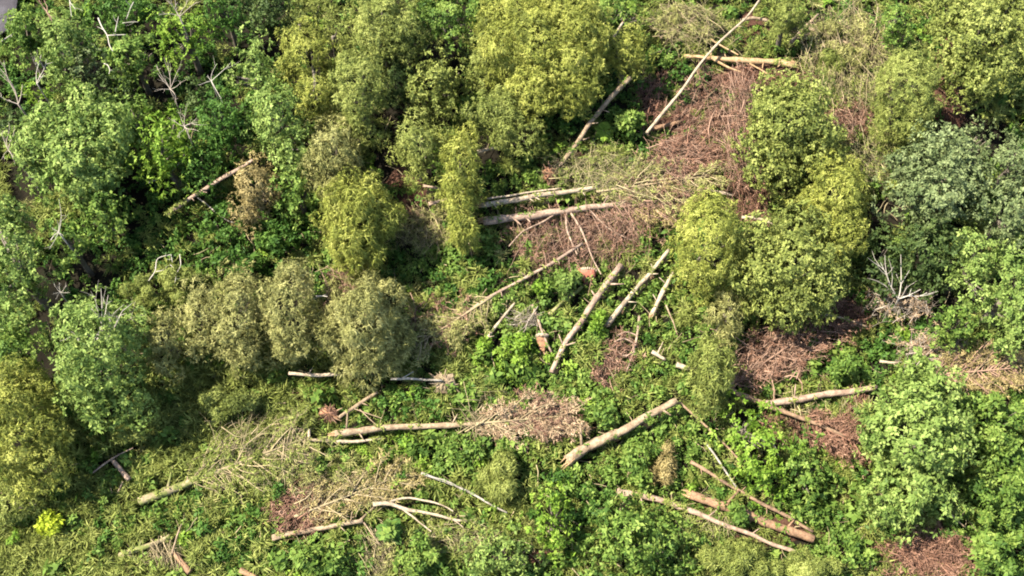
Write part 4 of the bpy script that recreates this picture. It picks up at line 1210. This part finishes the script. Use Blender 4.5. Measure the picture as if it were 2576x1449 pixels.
log("thin grey green stem slanting through the lower undergrowth", [(1060, 1190), (1100, 1204), (1165, 1230), (1220, 1262), (1276, 1290)], 6, 4, 'grey', "fallen_branch", "branch", z=1.0, stubs=1,
    branches=[([(1085, 1200), (1125, 1208), (1165, 1232)], 4, 3)])
log("trunk with a big splintered orange end, resting against the olive column", [(1428, 1160), (1460, 1134), (1542, 1093), (1572, 1079), (1640, 1042), (1702, 1008)], 26, 15, 'tan', z=.75, zend=1.6, stubs=3, split=1,
    branches=[([(1450, 1130), (1500, 1108)], 12, 8, .3, 'orange'), ([(1445, 1158), (1478, 1135)], 8, 5, .1, 'white')])
log("thin brown rod leaning between the splintered trunk and the lime tree", [(1708, 1012), (1782, 1076), (1866, 1163)], 6, 4, 'brown', "fallen_branch", "branch", z=1.2, stubs=0)
log("thin grey rod ending on the slender lower pole", [(1778, 1117), (1812, 1165), (1852, 1225)], 5, 4, 'grey', "fallen_branch", "branch", z=1.0, stubs=0)
log("slender brown pole above the thick orange brown log", [(1737, 1161), (1820, 1210), (1908, 1261), (1980, 1300), (2045, 1338)], 9, 7, 'brown', z=.9, stubs=3)
log("thick orange brown log with a green bush over its middle", [(1737, 1244), (1830, 1278), (1884, 1296), (1950, 1322), (2047, 1356)], 21, 18, 'orange', z=.7, stubs=2, split=1)
log("long pale trunk with a moss covered end, nearest the bottom edge", [(1552, 1237), (1610, 1246), (1668, 1260), (1760, 1297), (1850, 1330), (1890, 1342), (1945, 1370), (2000, 1387)], 15, 8, 'pink', z=.8, stubs=3, cover=(0, .38, 1.3, 'olive'),
    twigs=(1770, 1330, 90, 30, 92, 50, 52, 'olive', .3, .1, (.2, .7)))
log("clean pinkish trunk pointing up to the large leaved tree", [(1923, 1017), (2010, 1004), (2110, 989), (2206, 974)], 17, 13, 'pink', z=1.0, stubs=3, split=1,
    twigs=(2080, 1030, 110, 34, 95, 50, 62, 'olive', .3, .2, (.3, .8)))
log("brown trunk with reddish hanging twigs, crossing under the clean pinkish one", [(1826, 976), (1880, 1000), (1950, 1026), (2040, 1060), (2128, 1098)], 14, 8, 'brown', z=1.05, stubs=2,
    feather=[((2020, 1050), (2150, 1115), 26, 70, 'red', 'needle', 1.0, 55, .3)], twigs=[(2090, 1100, 58, 36, 62, 50, 80, 'red', .5, .2, (.3, .8)), (1985, 1075, 70, 40, 78, 46, 76, 'red', .35, .2, (.2, .6))])
log("thin pale curved stick over red twigs beside the dull green tree", [(2059, 788), (2120, 800), (2182, 822)], 7, 4, 'tan', "fallen_branch", "branch", z=1.2, stubs=0)
log("thin dead stem with a fan of brown twigs at the side edge", [(2330, 944), (2395, 940), (2460, 933)], 8, 5, 'pink', z=1.2, stubs=2,
    feather=[((2350, 943), (2565, 925), 44, 95, 'pink', 'rust', 1.2, 52, .3)], twigs=[(2460, 930, 100, 44, -30, 40, 95, 'straw', .5, .3, (.6, 1.4))])
log("short white bark piece above the large leaved tree", [(2213, 908), (2238, 913), (2268, 911)], 7, 6, 'white', "fallen_branch", "branch", z=1.2, stubs=1)
log("leaning mossy log with a bare tan top above the shaded slope", [(420, 540), (480, 496), (560, 450), (636, 403)], 11, 9, 'pink', z=1.4, zend=3.8, stubs=3, cover=(0, .45, 1.3, 'olive'))
log("thin grey twig under the leaning mossy log", [(497, 497), (530, 522), (562, 552), (606, 566)], 4, 3, 'grey', "fallen_branch", "branch", z=1.2, stubs=0)
log("slim grey green stem arching beside the bright green tree", [(373, 459), (420, 440), (456, 411), (472, 372)], 6, 4, 'grey', "fallen_branch", "branch", z=2.2, stubs=1)
log("thin grey curved stick beside the lime tree", [(1922, 1073), (1940, 1105), (1962, 1152)], 4, 3, 'grey', "fallen_branch", "branch", z=1.0, stubs=0)
log("white snapped piece lying over the dark hole", [(1200, 382), (1225, 377), (1250, 369)], 9, 7, 'white', "broken_wood", "log", z=1.2, stubs=0, split=2)
log("small pinkish log end under the soft green tree", [(1064, 467), (1112, 475)], 7, 6, 'pink', "fallen_log", "log", z=1.0, stubs=0)
log("short pale log lying in the dark hollow by the hanging column", [(1078, 513), (1129, 501)], 11, 9, 'pink', "fallen_log", "log", z=1.0, stubs=0)
log("thin straw stick near the red brown heap", [(2388, 1290), (2428, 1327)], 4, 3, 'tan', "fallen_branch", "branch", z=1.0, stubs=0)
log("short pale stub showing in the largest yellow olive crown", [(1452, 166), (1472, 134)], 7, 6, 'white', "broken_wood", "log", z=5.9, stubs=0, split=2)
log("short pale stub showing at the top edge beside bright yellow foliage", [(1543, 92), (1567, 57)], 7, 6, 'white', "broken_wood", "log", z=5.0, stubs=0, split=2)
# fallen crowns still carrying straw foliage
log("fallen straw trunk buried in dry hanging fronds", [(2035, 70), (2110, 100), (2200, 140)], 11, 6, 'tan', z=1.0, stubs=2,
    twigs=[(2135, 120, 115, 100, 78, 190, 85, 'straw', .6, .5, (1.0, 2.0)), (2150, 215, 85, 48, 75, 110, 70, 'olive', .5, .4, (.6, 1.2))], crown=(2125, 100, 105, 92, 1.2, 'hang', .5, None, 'straw'))
log("fallen olive brown crown of curved twigs at the top edge", [(1660, 95), (1720, 60), (1790, 20)], 8, 4, 'tan', z=1.0, stubs=2,
    twigs=(1725, 58, 82, 46, 20, 120, 72, 'straw', .7, .7, (.6, 1.6)), crown=(1730, 50, 80, 45, .8, 'hang', .4, None, 'straw'))

# ------------------------------------------------------------------ brushwood
brush("coil of pinkish twigs curving round, in the upper clearing", 1728, 405, 96, 62, 25, 170, 84, 'pink', .5, 1.5, (.4, 1.3), 1.2, feather=[((1640, 440), (1790, 360), 30, 95, 'red', 'needle', .8, 60, .3)])
brush("red brown twigs scattered below the long pale pole", 1775, 275, 82, 84, -60, 95, 74, 'pink', .8, .6, (.2, .9))
brush("pale pink twigs hanging along the flank of the round topped tree", 1866, 325, 34, 118, 84, 200, 92, 'pink', .35, .3, (.8, 2.6))
brush("orange pink heap of fine twigs beside the smooth oval tree", 2138, 292, 50, 42, 40, 130, 52, 'pink', 1.0, .5, (.3, .9))
brush("long heap of thick pink brown branches below the dull green tree", 1950, 886, 108, 70, -38, 110, 84, 'pink', .7, .9, (.4, 1.4), 0, 20, 1.3, feather=[((1838, 968), (2090, 800), 48, 110, 'pink', 'needle', .7, 52, .25)])
brush("reddish twigs at the upper end of the long brown heap", 2098, 790, 60, 50, -50, 120, 62, 'red', .8, .5, (.4, 1.1))
brush("red brown heap at the bottom edge, largest pile there", 2335, 1392, 120, 58, 30, 180, 60, 'red', 1.2, .8, (.3, 1.0), feather=[((2230, 1370), (2430, 1430), 36, 70, 'red', 'needle', .5, 55, .3)])
brush("dry tan litter and twigs above the tan trunk with bent limb", 880, 1232, 130, 50, -38, 90, 66, 'straw', .7, .3, (.3, .8), feather=[((740, 1300), (1010, 1195), 46, 90, 'straw', 'rust', .6, 50, .35)])
brush("brown twigs along the tan trunk near its root end", 750, 1290, 66, 55, -40, 110, 60, 'red', .6, .4, (.3, .7))
brush("tangle of dark stems between the level logs and the round topped tree", 1885, 478, 60, 72, 80, 110, 84, 'red', .5, .4, (.2, .8))
brush("pale tangle of twigs under the soft green tree", 1050, 575, 70, 48, 40, 120, 66, 'straw', 1.0, .6, (.3, 1.0))
brush("small brown grass heap under the looping bough", 1520, 925, 30, 46, 80, 60, 52, 'pink', .4, .3, (.2, .6), 0, 4)
brush("tangle of olive twigs above the white peeled trunk", 1500, 425, 110, 40, -50, 150, 68, 'olive', .8, .5, (.4, 1.2))
brush("reddish twigs behind the pale curved trunk", 1640, 245, 34, 60, -65, 60, 60, 'red', .5, .4, (.2, .7), 0, 5)
brush("brown red twigs lying on the red soil under the peeling tan trunk", 1930, 195, 130, 26, 10, 110, 70, 'red', .5, .4, (.1, .5))
brush("brown twigs in the dark soil strip behind the smooth oval tree", 2385, 200, 34, 100, 75, 60, 70, 'red', .5, .4, (.1, .5))
brush("red twigs below the large leaved tree's shaded flank", 2150, 1040, 30, 66, -70, 60, 56, 'red', .6, .4, (.2, .7), 0, 5)
brush("tangled olive twigs between the fern and bottom edge bushes", 1160, 1350, 90, 46, 20, 100, 60, 'olive', 1.2, .7, (.3, .9))
brush("pale twigs hanging over the mossy trunk's lower end", 960, 1390, 46, 50, 70, 60, 62, 'straw', .4, .2, (.3, .8), 0, 5)
brush("brown withered twigs on the flank of the broad straw tree", 858, 735, 36, 50, 75, 90, 62, 'pink', .5, .3, (2.2, 3.0))
brush("grey twigs under the white dead tree in the hollow", 2270, 760, 70, 40, -60, 70, 55, 'grey', 1.0, .5, (.8, 1.6))
brush("grey brown twigs above the fan of brown twigs", 2350, 880, 80, 34, -30, 80, 60, 'grey', .9, .5, (.8, 1.4))
brush("olive straw twigs below the grey green tufts", 2190, 395, 46, 60, 75, 80, 62, 'olive', .4, .4, (.4, 1.0))

# ------------------------------------------------------------------ bare dead trees and branches
dead_tree("white dead tree with fanning limbs in the dark hollow", 2260, 752, [(2226, 642), (2266, 640), (2215, 660), (2316, 728), (2332, 736), (2300, 712), (2182, 700)], 2.5, 2.2, 9)
dead_tree("pale dead tree with long splayed limbs at the side edge", 46, 262, [(0, 172), (10, 152), (-4, 238), (56, 212)], 5.5, 1.6, 9, 'grey')
dead_tree("pair of white forked limbs above the small yellow green clump", 93, 210, [(112, 184), (104, 138), (80, 140), (117, 150)], 5.0, 1.5, 7, 'white')
dead_tree("radiating white dead top on the side edge beside the large pale crown", 22, 378, [(0, 332), (22, 308), (36, 318), (4, 402), (36, 405), (46, 350)], 6.5, 1.0, 7, 'grey')
dead_tree("grey pink bare limbs at the top edge above the yellow green tree", 452, 42, [(421, -2), (497, 4), (470, -6), (398, 34), (440, -4)], 7.4, 1.2, 8, 'grey')
dead_tree("pinkish bare tree of thin twigs below the yellow green tail", 428, 225, [(394, 165), (422, 155), (452, 168), (400, 190), (470, 200), (388, 230), (440, 258)], 5.5, 1.2, 6, 'grey', 4)
dead_tree("white bare limbs reaching over the black gap by the side tuft", 532, 204, [(557, 247), (546, 160), (520, 192), (580, 158), (502, 214)], 6.0, .8, 6, 'white', 2)
dead_tree("pink twig burst like a nest on the bright green tree", 464, 318, [(434, 300), (446, 346), (478, 350), (500, 330), (496, 296), (470, 272), (450, 282), (505, 314)], 7.6, .6, 5, 'grey', 4)
dead_tree("forked white limb rising out of the small green tree", 148, 585, [(124, 627), (130, 572), (159, 592), (153, 550), (148, 500)], 7.0, .8, 6, 'white', 2)
dead_tree("crown of bare white twigs on top of the thin pale tree", 255, 812, [(228, 732), (254, 725), (272, 742), (312, 766), (222, 762), (290, 792), (240, 770)], 7.6, 1.0, 6, 'white', 3)
dead_tree("white bare limb leaning from the black gap into the thin pale tree", 192, 845, [(158, 820), (150, 858), (218, 876)], 6.5, .4, 6, 'white', 1)
dead_tree("pinkish brown bare stems at the top edge near the grey corner surface", 118, 30, [(96, -4), (110, -6), (130, 54), (104, 8)], 8.2, .5, 9, 'pink', 2)
dead_tree("small bleached dead bush on the edge of the black gap", 152, 736, [(136, 716), (150, 712), (168, 718), (176, 736), (140, 752), (134, 738)], 4.5, .4, 5, 'white', 4)
dead_tree("sparse grey dead branches in the pale tree with white limbs", 330, 800, [(318, 762), (340, 758), (356, 790), (310, 812)], 5.5, .6, 4, 'grey', 2)
crooked("crooked white branch bent like a hook above the round bright green tree", [[(247, 45), (256, 68), (271, 89), (275, 116), (284, 129)], [(271, 89), (292, 88), (316, 87)], [(290, 80), (294, 60), (298, 42)]], 7.6, 6)
crooked("zigzag white branch lying on the olive bush", [[(374, 706), (392, 682), (393, 650), (412, 644), (432, 640)], [(393, 683), (414, 680), (426, 662), (444, 682), (442, 704), (439, 714)], [(452, 640), (456, 668), (446, 684)], [(430, 640), (434, 660)]], 2.2, 5)
crooked("short white twig pair at the top edge in dark green foliage", [[(336, 5), (326, 25), (318, 48)], [(308, 58), (330, 55), (348, 55)]], 6.6, 4)
crooked("thin pale stem at the top edge beside the tall narrow tree", [[(175, -2), (177, 18), (180, 42)], [(176, 5), (190, 24)]], 8.8, 4)
crooked("white stick crossing the rim of the grey corner surface", [[(-6, 112), (12, 98), (34, 84)]], 6.0, 5)
crooked("white crescent shaped twig by the bare limbs in the black gap", [[(262, 160), (272, 163), (277, 178), (274, 186)]], 6.5, 4)
crooked("white short twig showing between two trees of the straw row", [[(795, 745), (808, 744), (824, 746)]], 4.5, 5)
crooked("thin white bent twig beside the dark slope bushes", [[(128, 604), (136, 592), (146, 584)]], 6.5, 4)

# ------------------------------------------------------------------ stumps
stump("orange red broken stump with a whitish upper rim among green plants", 1477, 706, 44, 32, 'terra', 'white')
stump("small brown broken stump with a whitish rim below the pinkish bent stem", 1364, 872, 28, 36, 'soil', 'white')

build_undergrowth()
fallen_twigs()
